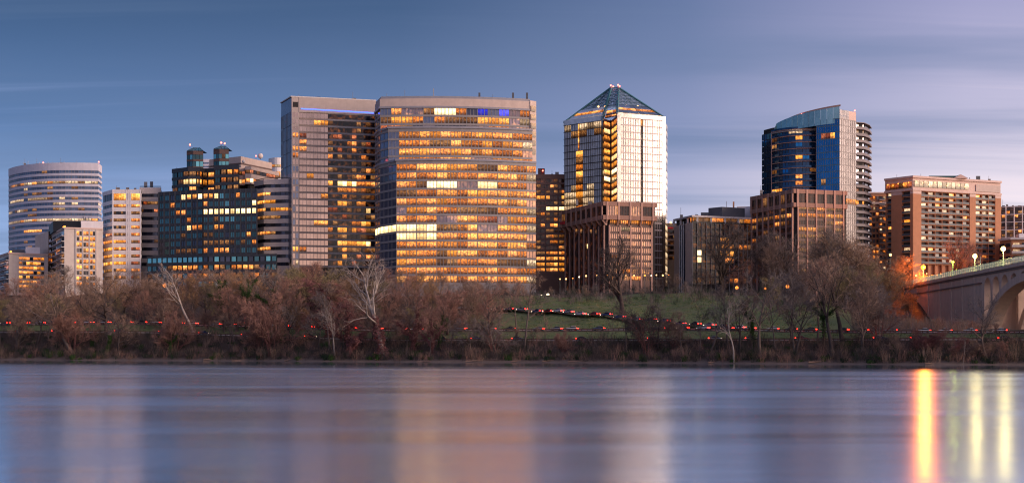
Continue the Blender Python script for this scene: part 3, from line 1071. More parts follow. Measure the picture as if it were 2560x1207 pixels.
band(R, 'side_crown', 'glass_slate', lf, Z(281, 642) + 0.1, top - 0.05, 0.05, 0.5)
tanl = [fr(748), fr(819)]
blk = [fr(819), fr(938)]
for i in range(24):
    band(R, 'spandrel', 'tan_spandrel', [fr(748.5), fr(818.8)], zr[i] - 0.05, zr[i] + (0.95 if i else 0.4), 0.12, 0.5)
    band(R, 'spandrel', 'slab_pink', [fr(819.2), fr(940)], zr[i] - 0.05, zr[i] + (0.95 if i else 0.4), 0.2, 0.5)
tan_rules = {1: [(2, 3, 'lit_gold')], 3: [(0, 0, 'lit_red')], 4: [(0, 0, 'lit_orange')], 5: [(0, 0, 'lit_orange')], 9: [(1, 1, 'lit_gold')], 12: [(3, 3, 'lit_warm')], 16: [(2, 3, 'lit_warm')], 20: [(0, 0, 'lit_orange')]}
windows(R, 'window', tanl, 4, rows, picker(71, [('glass_tan', 1)], tan_rules), 0.01, 0.05, 2, 'mullion_pale')
bl_rules = {0: [(0, 9, 'glass_black')], 4: [(4, 5, 'lit_orange')], 9: [(2, 9, ['lit_orange', 'lit_dim', 'glass_black'])], 10: [(0, 0, 'lit_gold'), (2, 5, ['lit_gold', 'lit_bright']), (6, 9, 'lit_orange')], 11: [(2, 3, 'lit_warm'), (4, 8, ['lit_orange', 'lit_dim'])],
    13: [(2, 3, 'lit_gold'), (6, 7, 'lit_warm')], 14: [(0, 1, 'lit_red'), (8, 8, 'lit_bright')], 16: [(5, 8, ['lit_gold', 'lit_orange'])], 17: [(2, 3, 'lit_gold'), (5, 5, 'lit_gold'), (8, 9, 'lit_dim')], 18: [(1, 9, ['lit_orange', 'lit_dim', 'glass_black'])],
    19: [(2, 3, 'lit_gold'), (4, 5, 'lit_gold'), (6, 7, 'lit_gold'), (8, 8, 'lit_bright')], 21: [(3, 3, 'lit_gold')], 22: [(2, 2, 'lit_gold')]}
windows(R, 'window', blk, 10, rows, picker(72, [('glass_black', 9), ('lit_dim', 2.6), ('lit_red', .8), ('lit_orange', .5)], bl_rules), 0.02, 0.05, 1)
windows(R, 'pier_window', [fr(731), fr(746)], 2, [(a, b_) for a, b_ in rows], picker(73, [('glass_tan', 5), ('lit_pale', .5), ('glass_slate', 2)], {3: [(0, 1, 'lit_orange')], 5: [(0, 1, 'lit_orange')], 6: [(0, 1, 'lit_orange')], 20: [(0, 1, 'lit_gold')]}), 0.12, -0.33)
box(R, 'loggia', 'shade', fr(732), fr(745), Z(268, 640), Z(255, 640), 0.36, 0.0)
band(R, 'blue_light_line', 'led_blue', [fr(752), fr(940)], [Z(273.5, 641), Z(284.5, 650)], [Z(271.5, 641), Z(282, 650)], 0.75, -0.5)
prism(R, 'roof_plant', 'beige_stone', [P2(898, 664), P2(936, 664), P2(936, 674), P2(898, 674)], top, Z(250.5, 664))

# --- broad curved tower, almost fully lit
R = building('curved_lit_tower', 'broad curved office tower glowing orange on nearly every floor', 1140, 612)
Y0 = 606
A1 = [P2(938, 630), P2(950, 618)]
vol = {
    0: A1 + arc(P2(951, 616), P2(1325, 622), 4.0, 12)[0:],
    1: A1 + [P2(970, 611.5)] + arc(P2(971, 610), P2(1331, 617), 4.2, 12)[0:],
    2: A1 + [P2(970, 611.5), P2(990, 605.5)] + arc(P2(991, 604), P2(1340, 612), 4.5, 12)[0:]}
prow = lambda i: 271 + 21.4 * i
blocks = [(0, 0, 3, 262, 318), (1, 3, 7, 318, 404), (2, 7, 21, 404, 728)]
top = Z(231, 612)
solid(R, 'core', 'shade', vol[0], 34, BASE, top - 3, 1.6)
ORT = [('lit_orange', 6), ('lit_warm', 4.5), ('lit_gold', 1.6), ('lit_dim', .8), ('glass_mauve', .5)]
rulesC = {0: [(0, 0, 'glass_slate'), (1, 3, ['lit_dim', 'glass_mauve', 'lit_orange']), (5, 6, 'lit_bright'), (7, 7, 'lit_warm'), (4, 4, 'lit_dim'), (8, 8, 'glass_dusk'), (9, 9, 'lit_blue'), (10, 10, 'glass_slate'), (11, 11, 'lit_blue'), (12, 13, 'glass_mauve')],
    1: [(0, 0, 'lit_dim'), (1, 2, 'lit_gold'), (3, 3, 'glass_mauve'), (4, 4, 'glass_slate'), (5, 5, 'lit_orange'), (6, 8, ['lit_dim', 'glass_mauve']), (9, 11, 'lit_gold'), (12, 13, 'glass_mauve')],
    2: [(0, 1, 'lit_red'), (2, 8, ['glass_mauve', 'glass_dusk', 'lit_dim']), (9, 11, 'lit_orange'), (12, 13, 'glass_mauve')],
    9: [(3, 5, 'lit_bright'), (8, 9, 'lit_bright')], 12: [(5, 8, ['glass_mauve', 'lit_dim'])], 13: [(4, 4, 'glass_mauve'), (8, 9, 'lit_red')], 14: [(0, 3, 'lit_bright'), (4, 5, ['glass_mauve', 'lit_dim']), (8, 9, ['glass_mauve', 'lit_orange'])], 15: [(0, 3, ['lit_bright', 'lit_bright', 'lit_warm'])]}
for v, r0, r1, pt, pb in blocks:
    ln = vol[v]
    front = ln[len(A1) + v:]
    rows = [(Z(prow(i) + 8.0, Y0), Z(prow(i) - 8.2, Y0)) for i in range(r0, r1)]
    tz, bz = Z(pt, Y0), (Z(pb, Y0) if v < 2 else BASE)
    solid(R, 'volume', 'shade', ln, 20, bz, tz - 0.2, 0.9)
    spandrels(R, 'slab_pink', ln, rows, tz, bz, 0.22, 0.6)
    base_pk = picker(80 + v, ORT, {k - r0: val for k, val in rulesC.items() if r0 <= k < r1})

    memo = {}

    def pk(i, j, base_pk=base_pk, r0=r0, v=v, memo=memo):
        c = base_pk(i, j)
        if (i, j // 2) in memo and c in ('lit_orange', 'lit_warm', 'lit_dim', 'glass_mauve'):
            c = memo[(i, j // 2)]
        memo[(i, j // 2)] = c if c in ('lit_orange', 'lit_warm', 'lit_dim', 'glass_mauve') else 'lit_orange'
        if j == 0 and v == 1:
            return 'glass_slate'
        if j == 13:
            return ('lit_pale', 'glass_rose')[(i + j) % 2] if i % 3 else 'lit_orange'
        return c
    windows(R, 'window', front, 14, rows, pk, 0.015, 0.08, 3, 'mullion_grey')
    for k in range(len(A1) + v - 1):
        sg = [ln[k], ln[k + 1]]
        windows(R, 'corner_glass', sg, 1, rows, lambda i, j: 'lit_bright' if i + r0 == 14 else 'glass_slate', 0.02, 0.05, 2, 'mullion_grey')
    cols = resample(front, 14)
    for j in range(0, 15, 2):
        if 0 < j < 14:
            q = cols[j]
            box(R, 'column', 'mullion_grey', (q[0] - .22, q[1]), (q[0] + .22, q[1]), bz, tz - 0.3, 0.16, 0.5)
    band(R, 'setback_ledge', 'slate_panel', ln, tz - 0.1, tz + 0.9, 0.75, 2.5)
crown = vol[0]
band(R, 'crown', 'beige_pink', crown[1:], Z(262, Y0) + 0.9, Z(238, Y0), 0.3, 1.0)
band(R, 'crown_side', 'slate_panel', crown[:2], Z(262, Y0) + 0.9, Z(238, Y0), 0.1, 1.0)
band(R, 'crown_cap', 'slate_panel', crown, Z(238, Y0) + 0.001, Z(231.5, Y0), -0.3, 2.2)
box(R, 'end_wall', 'beige_pink', P2(1325, 621.5), P2(1340, 624), Z(404, Y0), Z(236, Y0), 0.2, 9.0)
windows(R, 'end_glass', [P2(1326.5, 621.3), P2(1339, 623.4)], 1, [(Z(prow(i) + 7, 621), Z(prow(i) - 7, 621)) for i in range(0, 6)], lambda i, j: 'lit_dim', 0.05, -0.35)
pipe(R, 'roof_mast', 'mullion_pale', [(X(1084, 626), 626, top), (X(1084, 626), 626, Z(222, 626))], 0.18)
for px in (1196, 1280, 1315):
    prism(R, 'roof_cradle', 'plant_room', [P2(px, 622), P2(px + 5, 622), P2(px + 5, 626), P2(px, 626)], top - 1, Z(232, 622))

# --- brown block between the curved tower and the pyramid tower
R = building('brown_office', 'narrow brown gridded office squeezed between curved tower and pyramid-topped tower', 1375, 690)
ln = [P2(1336, 684), P2(1412, 684)]
top = Z(436, 684)
rows = rows_px(452, 13.9, 17, 4.4, 684)
solid(R, 'core', 'shade', ln, 25, BASE, top - 1, 1.2)
spandrels(R, 'brown_rib', ln, rows, top, BASE, 0.2, 0.8)
segs = [([P2(1341, 684), P2(1362, 684)], 2), ([P2(1365, 684), P2(1394, 684)], 3), ([P2(1397, 684), P2(1411, 684)], 2)]
for k, (sg, n) in enumerate(segs):
    windows(R, 'window', sg, n, rows, picker(90 + k, [('glass_bronze', 5), ('lit_dim', 2), ('lit_orange', 1.2)], {3: [(0, 9, ['glass_bronze', 'lit_gold'])], 5: [(0, 1 if k == 0 else 9, 'lit_bright' if k else 'glass_bronze')], 8: [(0, 9, ['lit_orange', 'lit_gold', 'glass_bronze'])], 13: [(0, 9, ['lit_dim', 'lit_orange'])], 14: [(0, 9, 'lit_warm')], 15: [(0, 9, 'lit_gold')], 16: [(0, 9, 'lit_warm')]}), 0.03, 0.25, 1)
for px0, px1 in ((1336, 1341), (1362, 1365), (1394, 1397)):
    box(R, 'pier', 'brown_rib', P2(px0, 684), P2(px1, 684), BASE, top - 0.02, 0.32, 0.6)
prism(R, 'penthouse', 'concrete_dark', [P2(1345, 690), P2(1362, 690), P2(1362, 700), P2(1345, 700)], top, Z(421, 690))
prism(R, 'vent_stack', 'white_roof', [P2(1388, 688), P2(1397, 688), P2(1397, 694), P2(1388, 694)], Z(450, 688), Z(430, 688))
beacon(R, 1357, 427, 688, 0.4)


def roof_units(R, spots, z, Y, seed):
    """air handlers, pipes and aerials on a roof: pixel columns, roof height, distance"""
    r = random.Random(seed)
    for px in spots:
        w_ = r.uniform(4, 11)
        h_ = r.uniform(0.9, 2.4)
        y0 = Y + r.uniform(3, 9)
        prism(R, 'roof_unit', r.choice(['plant_room', 'concrete_dark', 'mullion_grey']), [P2(px, y0), P2(px + w_, y0), P2(px + w_, y0 + 4), P2(px, y0 + 4)], z - 0.5, z + h_)
        if r.random() < 0.6:
            pipe(R, 'aerial', 'mullion_grey', [(X(px + 2, y0 + 2), y0 + 2, z), (X(px + 2, y0 + 2), y0 + 2, z + h_ + r.uniform(1.0, 4.0))], 0.09, 4)


BY = {o.name: o for o in scene.objects if o.parent is None}
roof_units(BY['striped_tower'], (60, 90, 150, 190, 220), Z(409, 820), 825, 1)
roof_units(BY['glass_slab_tower'], (745, 790, 840, 880), Z(243, 640) + .5, 648, 2)
roof_units(BY['curved_lit_tower'], (965, 1010, 1055, 1150, 1230, 1260), Z(231.5, 606), 622, 3)
roof_units(BY['dark_glass_office'], (440, 520, 580), Z(418, 645), 652, 4)
roof_units(BY['striped_office'], (360, 375, 668, 690, 705), Z(456, 650), 655, 5)
roof_units(BY['white_office'], (290, 315, 335), Z(474, 650), 652, 6)
roof_units(BY['brown_office'], (1368, 1378), Z(436, 684), 686, 7)

# --- pyramid-topped glass tower
R = building('pyramid_tower', 'pale glass tower with open steel pyramid roof and dark lit corner notch', 1540, 660)
PLft, PFL, PIN, PFR, PRt, PEnd = P2(1409, 665), P2(1508, 648), P2(1527, 656), P2(1543, 640), P2(1663, 651), P2(1669.5, 668)
top = Z(282, 640)
zr = [Z(299 + 17.25 * i, 645) for i in range(25)]
solid(R, 'core', 'shade', [PLft, PFL, PIN, PFR, PRt, PEnd], 34, BASE, top - 2, 0.9)
rows = [(zr[i + 1] + 0.35, zr[i] - 0.05) for i in range(24)]
left, right = [PLft, PFL], [PFR, PRt]
lfp = lambda px: lerp2(PLft, PFL, (px - 1409) / 99.0)
rfp = lambda px: lerp2(PFR, PRt, (px - 1543) / 120.0)
nb_l = picker(101, [('glass_blueface', 10)], {0: [(0, 9, ['lit_pale', 'lit_pale', 'glass_blueface'])], 1: [(0, 2, ['lit_dim', 'glass_blueface'])], 9: [(1, 1, 'lit_pale')], 10: [(0, 1, 'lit_pale')], 11: [(0, 1, 'lit_pale')], 12: [(0, 1, 'lit_pale')]})
windows(R, 'window', [lfp(1411), lfp(1445)], 2, rows[:15], nb_l, 0.01, 0.05, 4, 'mullion_dark')
windows(R, 'window', [lfp(1449), lfp(1504)], 3, rows[:15], nb_l, 0.01, 0.05, 4, 'mullion_dark')
windows(R, 'slot_window', [lfp(1445.5), lfp(1448.5)], 1, rows[:15], lambda i, j: 'lit_gold' if i < 3 else 'lit_orange', 0.02, 0.1)
windows(R, 'slot_window', [lfp(1441), lfp(1458)], 1, rows[4:15], lambda i, j: ('lit_gold', 'lit_dim', 'lit_orange')[i % 3], 0.02, -0.25)
nb_r = picker(102, [('glass_white', 1)])
windows(R, 'window', [rfp(1552), rfp(1601)], 2, rows, nb_r, 0.01, 0.05, 4, 'mullion_pale')
windows(R, 'window', [rfp(1607), rfp(1655)], 2, rows, nb_r, 0.01, 0.05, 4, 'mullion_pale')
windows(R, 'slot_window', [rfp(1602), rfp(1606)], 1, rows, lambda i, j: 'lit_gold' if i == 0 else 'glass_black', 0.02, 0.2)
for i in range(0, 25):
    band(R, 'floor_line', 'mullion_dark', left, zr[i] - 0.05, zr[i] + 0.25, 0.12, 0.3)
    band(R, 'floor_line', 'beige_stone', [rfp(1552), rfp(1601.5)], zr[i] - 0.02, zr[i] + 0.55, 0.12, 0.3)
    band(R, 'floor_line', 'beige_stone', [rfp(1606.5), rfp(1655)], zr[i] - 0.02, zr[i] + 0.55, 0.12, 0.3)
for a, b_ in ((lfp(1504), lfp(1508)), (rfp(1543), rfp(1551.5)), (rfp(1655.5), rfp(1663))):
    box(R, 'edge_pier', 'glass_white', a, b_, BASE, top - 0.2, 0.3, 0.5)
band(R, 'head_band', 'glass_white', [rfp(1543), rfp(1663)], zr[0] + 0.4, top, 0.06, 0.4)
band(R, 'head_band', 'glass_blueface', left, zr[0] + 0.3, [Z(302, 665), Z(288, 648)], 0.06, 0.4)
notch = picker(103, [('lit_gold', 3), ('lit_bright', 3), ('lit_warm', 2), ('lit_orange', 2)])
for ln, nb in (([PFL, PIN], 1), ([PIN, PFR], 1)):
    windows(R, 'notch_window', ln, 1, [(zr[i + 1] + 1.3, zr[i] - 0.1) for i in range(14)], notch, 0.10, 0.05, 2)
    for i in range(15):
        band(R, 'notch_slab', 'brown_dark', ln, zr[i] - 0.1, zr[i] + 1.25, 0.05, 0.5)
pipe(R, 'notch_mullion', 'dark_frame', [(*offset([PFL, PIN, PFR], 0.4)[1], BASE), (*offset([PFL, PIN, PFR], 0.4)[1], top - 1)], 0.3, 4)
windows(R, 'end_window', [PRt, PEnd], 1, rows, lambda i, j: 'lit_pale', 0.15, 0.02)
# the open pyramid
AP1 = Vector((X(1528, 668), 668, Z(219, 668)))
AP2 = Vector((X(1546, 668), 668, Z(219, 668)))
zb = {'L': Z(303, 665), 'FL': Z(287, 648), 'FR': Z(281, 640), 'R': Z(291, 651)}
BL, BFL, BFR, BR = Vector((*PLft, top - 0.8)), Vector((*PFL, top - 0.8)), Vector((*PFR, top - 0.8)), Vector((*PRt, top - 0.8))
BBK1, BBK2 = Vector((PLft[0] + 6, 694, top - 0.8)), Vector((PRt[0] - 2, 690, top - 0.8))
for base, ap in ((BL, AP1), (BFL, AP1), (BFR, AP2), (BR, AP2), (BBK1, AP1), (BBK2, AP2)):
    big = base in (BFL, BFR)
    pipe(R, 'hip_beam', 'hip_steel', [base, ap], 0.75 if big else 0.55, 4)
pipe(R, 'ridge_beam', 'hip_steel', [AP1, AP2], 0.35, 4)


def patch(name, mat, b0, b1, a0, a1, t0, t1, n, push=0.0, fins=0):
    """tilted panels between two hips, from fraction t0 to t1 of the way up"""
    for k in range(n):
        f0, f1 = (k + 0.03) / n, (k + 0.97) / n
        q = []
        for tt, ff in ((t0, f0), (t0, f1), (t1, f1), (t1, f0)):
            l, r_ = b0.lerp(a0, tt), b1.lerp(a1, tt)
            q.append(l.lerp(r_, ff))
        nrm = (q[1] - q[0]).cross(q[3] - q[0]).normalized()
        if nrm.y > 0:
            nrm = -nrm
        q = [v + nrm * push for v in q]
        vsx = [tuple(v - R.location) for v in q] + [tuple(v - nrm * 0.12 - R.location) for v in q]
        obj(name, mesh(name, vsx, [(0, 1, 2, 3), (7, 6, 5, 4), (0, 4, 5, 1), (1, 5, 6, 2), (2, 6, 7, 3), (3, 7, 4, 0)], mat), R)


sides = ((BL, BFL, AP1, AP1, 7, 'glass_blueface'), (BFR, BR, AP2, AP2, 8, 'glass_lavender'))
for b0, b1, a0, a1, n, gm in sides:
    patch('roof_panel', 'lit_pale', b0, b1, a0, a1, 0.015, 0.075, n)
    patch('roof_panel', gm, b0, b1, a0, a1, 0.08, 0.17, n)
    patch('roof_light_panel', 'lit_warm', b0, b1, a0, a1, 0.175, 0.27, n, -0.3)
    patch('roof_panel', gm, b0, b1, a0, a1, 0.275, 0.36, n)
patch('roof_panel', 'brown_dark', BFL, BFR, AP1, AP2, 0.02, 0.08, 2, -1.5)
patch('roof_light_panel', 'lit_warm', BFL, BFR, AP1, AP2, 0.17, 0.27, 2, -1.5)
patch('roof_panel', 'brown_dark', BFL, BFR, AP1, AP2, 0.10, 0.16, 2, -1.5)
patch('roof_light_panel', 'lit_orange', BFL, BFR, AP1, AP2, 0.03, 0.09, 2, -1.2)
for b0, b1, a0, a1, n, gm in sides:
    for t0_, t1_, nn in ((0.365, 0.52, n), (0.525, 0.70, n - 2), (0.705, 0.94, n - 4)):
        patch('roof_pane', 'glass_roof', b0, b1, a0, a1, t0_, t1_, nn, -0.25)
for t0_, t1_ in ((0.29, 0.52), (0.525, 0.72), (0.725, 0.96)):
    patch('roof_pane', 'glass_roof', BFL, BFR, AP1, AP2, t0_, t1_, 2, -0.25)
vsl, fsl = [], []
rl = random.Random(5)
for b0, b1, a0, a1, n in ((BL, BFL, AP1, AP1, 7), (BFL, BFR, AP1, AP2, 3), (BFR, BR, AP2, AP2, 8), (BBK1, BBK2, AP1, AP2, 9)):
    lv = [0.36, 0.48, 0.6, 0.72, 0.84, 0.95]
    for i, tt in enumerate(lv):
        l, r_ = b0.lerp(a0, tt), b1.lerp(a1, tt)
        tube(vsl, fsl, [l - R.location, r_ - R.location], [0.16, 0.16], 3)
        if i < len(lv) - 1:
            l2, r2 = b0.lerp(a0, lv[i + 1]), b1.lerp(a1, lv[i + 1])
            nn = max(1, round(n * (1 - tt)))
            for k in range(nn):
                tube(vsl, fsl, [l.lerp(r_, k / nn) - R.location, l2.lerp(r2, (k + 1) / nn) - R.location], [0.11, 0.11], 3)
                tube(vsl, fsl, [l.lerp(r_, (k + 1) / nn) - R.location, l2.lerp(r2, k / nn) - R.location], [0.11, 0.11], 3)
for k in range(16):
    a = Vector((X(1450 + rl.random() * 180, 668), 668 + rl.uniform(-6, 6), top + 3))
    b_ = (AP1 if a.x < AP1.x else AP2).lerp(a, rl.uniform(0.15, 0.5))
    tube(vsl, fsl, [a - R.location, b_ - R.location], [0.14, 0.1], 3)
lt = obj('roof_lattice', mesh('roof_lattice', vsl, fsl, 'steel_blue'), R)
lt['kind'] = 'stuff'
for px, py in ((1527, 214), (1533, 217), (1545, 213), (1549, 216)):
    ball(R, 'beacon', 'beacon_red', (X(px, 668), 668, Z(py, 668)), 0.42, 8, 5)
for px, py, s in ((1496, 267, BFL), (1566, 264, BFR), (1594, 266, BFR), (1513, 267, BFL), (1566, 281, BFR), (1598, 284, BFR)):
    ball(R, 'roof_spotlight', 'bulb_warm', (X(px, 655), 655, Z(py, 655)), 0.5, 8, 5)


# --- the two brown brutalist blocks
def brown_block(name, label, pc, Yc, pl, Yl, pr, Yr, pytop, nl, nr, flare, seed, rowspec):
    R = building(name, label, pc, Yc + 8)
    A, C, B = P2(pl, Yl), P2(pc, Yc), P2(pr, Yr)
    line = [A, C, B]
    dz = Yc / F
    top = Z(pytop, Yc)
    zw0, zw1 = top - 34 * dz, top - 10.5 * dz
    zl = top - 45 * dz
    ins = 2.4 if flare else 0.5
    solid(R, 'core', 'shade', line, 30, BASE, top - 1, ins + 0.8)
    band(R, 'parapet', 'brown_stone', line, zw1, top, 0.0, 1.2)
    band(R, 'ledge', 'brown_stone', line, zl, zw0, 0.0, 1.2 + (ins if flare else 0))
    for ln, n, sd in (([A, C], nl, 0), ([C, B], nr, 1)):
        edge = 0.03 if sd == 0 else 0.075
        l2 = [lerp2(ln[0], ln[1], edge if sd else 0.015), lerp2(ln[0], ln[1], 1 - edge)]
        windows(R, 'top_window', l2, n, [(zw0, zw1)], picker(seed + sd, [('glass_bronze', 6), ('lit_dim', 1)] if sd == 0 else [('glass_bronze', 2), ('glass_rose', 2 if flare else 0.01)]), 0.08, 0.35, 3 if sd == 0 else 6)
        pp = resample(l2, n)
        inner = offset(line, -ins)
        seg = [inner[0], inner[1]] if sd == 0 else [inner[1], inner[2]]
        s2 = [lerp2(seg[0], seg[1], edge if sd else 0.015), lerp2(seg[0], seg[1], 1 - edge)]
        qq = resample(s2, n)
        for j in range(n + 1):
            a = pp[j]
            hw = 0.5
            ux, uy = (ln[1][0] - ln[0][0]), (ln[1][1] - ln[0][1])
            L = math.hypot(ux, uy)
            ux, uy = ux / L, uy / L
            box(R, 'upper_rib', 'brown_rib', (a[0] - ux * hw, a[1] - uy * hw), (a[0] + ux * hw, a[1] + uy * hw), zl + 0.02, top - 0.03, 0.28, 0.3)
            q = qq[j]
            box(R, 'lower_rib', 'brown_rib', (q[0] - ux * hw * .8, q[1] - uy * hw * .8), (q[0] + ux * hw * .8, q[1] + uy * hw * .8), BASE, zl - (13 * dz if flare else 0.0), 0.45, 0.3)
            if flare:
                nx, ny = uy, -ux
                zt, zbm = zl + 0.02, zl - 13.5 * dz
                vsx = []
                for sgn in (-1, 1):
                    for dd, z in ((0.35, zt), (-ins - 0.3, zt), (-ins - 0.3, zbm), (-ins + 0.40, zbm)):
                        vsx.append((a[0] + ux * hw * .8 * sgn + nx * dd - R.location.x, a[1] + uy * hw * .8 * sgn + ny * dd - R.location.y, z - R.location.z))
                obj('corbel', mesh('corbel', vsx, [(0, 1, 2, 3), (7, 6, 5, 4), (0, 4, 5, 1), (1, 5, 6, 2), (2, 6, 7, 3), (3, 7, 4, 0)], 'brown_rib'), R)
        py0, step, nrow, hh = rowspec
        rows = rows_px(py0, step, nrow, hh, Yc)
        if sd == 0 and flare:
            windows(R, 'tall_window', s2, n, [(BASE, zl - 0.05)], picker(seed + 5, [('glass_bronze', 1)]), 0.06, 0.1, 3)
            qy = lerp2(s2[0], s2[1], 0.60)
            box(R, 'lit_pane', 'lit_bright', (qy[0] - .6, qy[1]), (qy[0] + .6, qy[1]), Z(617, Yc + 10), Z(606, Yc + 10), 0.1, 0.1)
            for j in (2, 3, 5, 6):
                qy = lerp2(qq[j], qq[j + 1], 0.5)
                box(R, 'lit_pane', 'lit_dim', (qy[0] - .8, qy[1]), (qy[0] + .8, qy[1]), Z(566 + 3 * j, Yc + 10), Z(556 + 3 * j, Yc + 10), 0.08, 0.1)
        else:
            spandrels(R, 'brown_dark', s2, rows, zl - 0.01, BASE, 0.02, 0.4)
            windows(R, 'window', s2, n, rows, picker(seed + 9 + sd, *rowtab[(seed, sd)]), 0.05, 0.05, 5 if sd else 2)
    return R, line


rowtab = {(110, 1): ([('glass_rose', 5), ('lit_orange', 2)], {0: [(0, 3, ['lit_warm', 'lit_orange'])], 1: [(0, 3, ['lit_pale', 'glass_rose'])], 2: [(0, 3, ['glass_rose', 'lit_pale'])], 3: [(0, 3, ['lit_orange', 'glass_rose'])], 4: [(0, 3, 'glass_rose')]}),
          (120, 0): ([('glass_bronze', 6), ('lit_dim', .6)], {1: [(0, 6, ['lit_orange', 'lit_warm', 'lit_dim'])], 2: [(4, 4, 'lit_orange')], 4: [(0, 0, 'lit_orange')]}),
          (120, 1): ([('glass_bronze', 4), ('lit_dim', 3)], {0: [(0, 4, ['lit_orange', 'lit_dim'])], 1: [(0, 4, ['lit_orange', 'lit_warm'])], 2: [(0, 4, ['lit_dim', 'glass_bronze', 'lit_orange'])], 3: [(0, 4, ['lit_dim', 'glass_bronze', 'lit_warm'])]})}
R, line = brown_block('brown_concrete_block', 'brown concrete block with flared ribs standing before the pyramid-topped tower', 1508, 590, 1402, 634, 1643, 598, 503, 8, 4, True, 110, (553, 17.6, 9, 5.6))
box(R, 'red_panel', 'red_sign', lerp2(line[0], line[1], 0.0), lerp2(line[0], line[1], 0.095), Z(562, 634), Z(555, 634), 0.4, 0.1)
brown_block('brown_office_block', 'reddish brown ribbed block in front of the blue glass residential tower', 1984, 590, 1876, 622, 2119, 599, 472, 7, 5, False, 120, (520, 17.4, 11, 5.6))

# --- small building in the gap
R = building('small_office', 'small dark building with red roof sign in gap right of pyramid-topped tower', 1678, 672)
ln = [P2(1660, 668), P2(1694, 668)]
rows = rows_px(580, 13, 6, 4.5, 668)
solid(R, 'core', 'concrete_dark', ln, 14, BASE, Z(558, 668), 0.4)
spandrels(R, 'concrete_dark', ln, rows, Z(558, 668), BASE, 0.2, 0.4)
windows(R, 'window', ln, 3, rows, picker(131, [('glass_black', 4), ('lit_dim', 1)]), 0.03, 0.1)
box(R, 'roof_sign', 'red_sign', P2(1669, 668), P2(1683, 668), Z(572, 668), Z(568, 668), 0.6, 0.0)
ball(R, 'roof_light', 'bulb_warm', (X(1677, 667), 667, Z(556, 667)), 0.6, 8, 5)

# --- low dark office with white roof slab
R = building('low_dark_office', 'low dark office with white roof slab and grey rooftop plant room', 1780, 618)
A, C, B = P2(1685, 630), P2(1731, 610), P2(1880, 622)
line = [A, C, B]
top = Z(539, 612)
solid(R, 'wall', 'concrete', [lerp2(A, C, 0), C], 26, BASE, Z(557, 612), 0.0)
solid(R, 'core', 'shade', line, 26, BASE, Z(557, 612) - .2, 1.0)
band(R, 'roof_slab', 'white_roof', line, top - 0.9, top, 0.5, 24)
zt0, zt1 = Z(556, 612), top - 0.95
windows(R, 'clerestory_window', line, 14, [(zt0, zt1)], picker(141, [('lit_dim', 3), ('lit_orange', 1.5)], {0: [(0, 3, 'glass_plain')]}), 0.05, 1.3)
pp = resample(line, 14)
for q in pp[::2]:
    box(R, 'column', 'white_roof', (q[0] - .5, q[1]), (q[0] + .5, q[1]), zt0, zt1, -0.1, 0.8)
box(R, 'slot_glass', 'glass_dusk', lerp2(A, C, 0.34), lerp2(A, C, 0.62), BASE, Z(560, 615), 0.12, 0.1, 3)
CB = [lerp2(C, B, 0.0), B]
rows = rows_px(565, 17, 9, 6.5, 614)
windows(R, 'window', CB, 13, rows, picker(142, [('glass_black', 9), ('lit_dim', .5)], {2: [(5, 7, ['lit_gold', 'glass_black'])], 3: [(6, 8, 'lit_warm'), (10, 11, 'lit_orange')], 4: [(1, 1, 'lit_bright'), (6, 8, 'lit_gold'), (4, 4, 'lit_dim')], 5: [(1, 1, 'lit_bright'), (7, 8, 'lit_orange')], 8: [(8, 9, 'lit_orange')]}), 0.06, 0.2, 1, 'mullion_grey')
for i in range(10):
    band(R, 'spandrel', 'black_clad', CB, Z(556.5 + 17 * i + 2, 614), Z(556.5 + 17 * i - 2, 614), -0.05, 0.6)
for q in resample(CB, 13):
    box(R, 'fin', 'mullion_grey', (q[0] - .13, q[1]), (q[0] + .13, q[1]), BASE, Z(557, 612), 0.45, 0.1)
prism(R, 'plant_room', 'plant_room', [P2(1771, 628), P2(1805, 622), P2(1862, 628), P2(1862, 640), P2(1771, 640)], top, Z(517, 622))
prism(R, 'plant_room', 'plant_room', [P2(1752, 628), P2(1771, 628), P2(1771, 638), P2(1752, 638)], top, Z(531, 628))
prism(R, 'chimney', 'brick_red', [P2(1832, 630), P2(1836, 630), P2(1836, 633), P2(1832, 633)], top, Z(504, 630))
pipe(R, 'antenna', 'mullion_pale', [(X(1816, 632), 632, top + 5), (X(1816, 632), 632, Z(503, 632))], 0.12, 4)
prism(R, 'roof_store', 'white_panel', [P2(1842, 645), P2(1880, 645), P2(1880, 655), P2(1842, 655)], top - 2, Z(516, 645))

# --- blue glass residential tower
R = building('blue_glass_tower', 'blue glass residential tower with curved balconies and slanting glass crown', 2040, 652)
A = [P2(1905, 664), P2(1929, 656)]
CV = arc(P2(1929, 656), P2(2041, 645), 4.5, 10)
BF = [P2(2041, 640), P2(2099, 634)]
GF = [P2(2099, 634), P2(2141, 642)]
RB = [P2(2141, 644), P2(2160, 646), P2(2172, 652), P2(2178, 662)]
Yb = 640
zf = [Z(303 + 16.25 * i, Yb) for i in range(24)]
topz = zf[0]
solid(R, 'core', 'shade', [A[0], A[1], CV[-1], BF[0], BF[1], GF[1], P2(2150, 650)], 26, BASE, topz - 0.5, 1.2)
rws = [(zf[i + 1] + 0.5, zf[i]) for i in range(23)]
lower = rws[:13]
windows(R, 'window', BF, 5, lower, picker(151, [('glass_cobalt', 12)], {2: [(1, 2, 'lit_red'), (3, 3, 'lit_gold')], 9: [(1, 1, 'lit_dim')], 11: [(0, 0, 'lit_red'), (3, 3, 'lit_dim')]}), 0.01, 0.05, 2, 'mullion_grey')
windows(R, 'window', GF, 3, rws, picker(152, [('glass_grey', 8)], {12: [(1, 2, 'lit_warm')], 13: [(0, 0, 'lit_pale')]}), 0.01, 0.05, 3, 'mullion_pale')
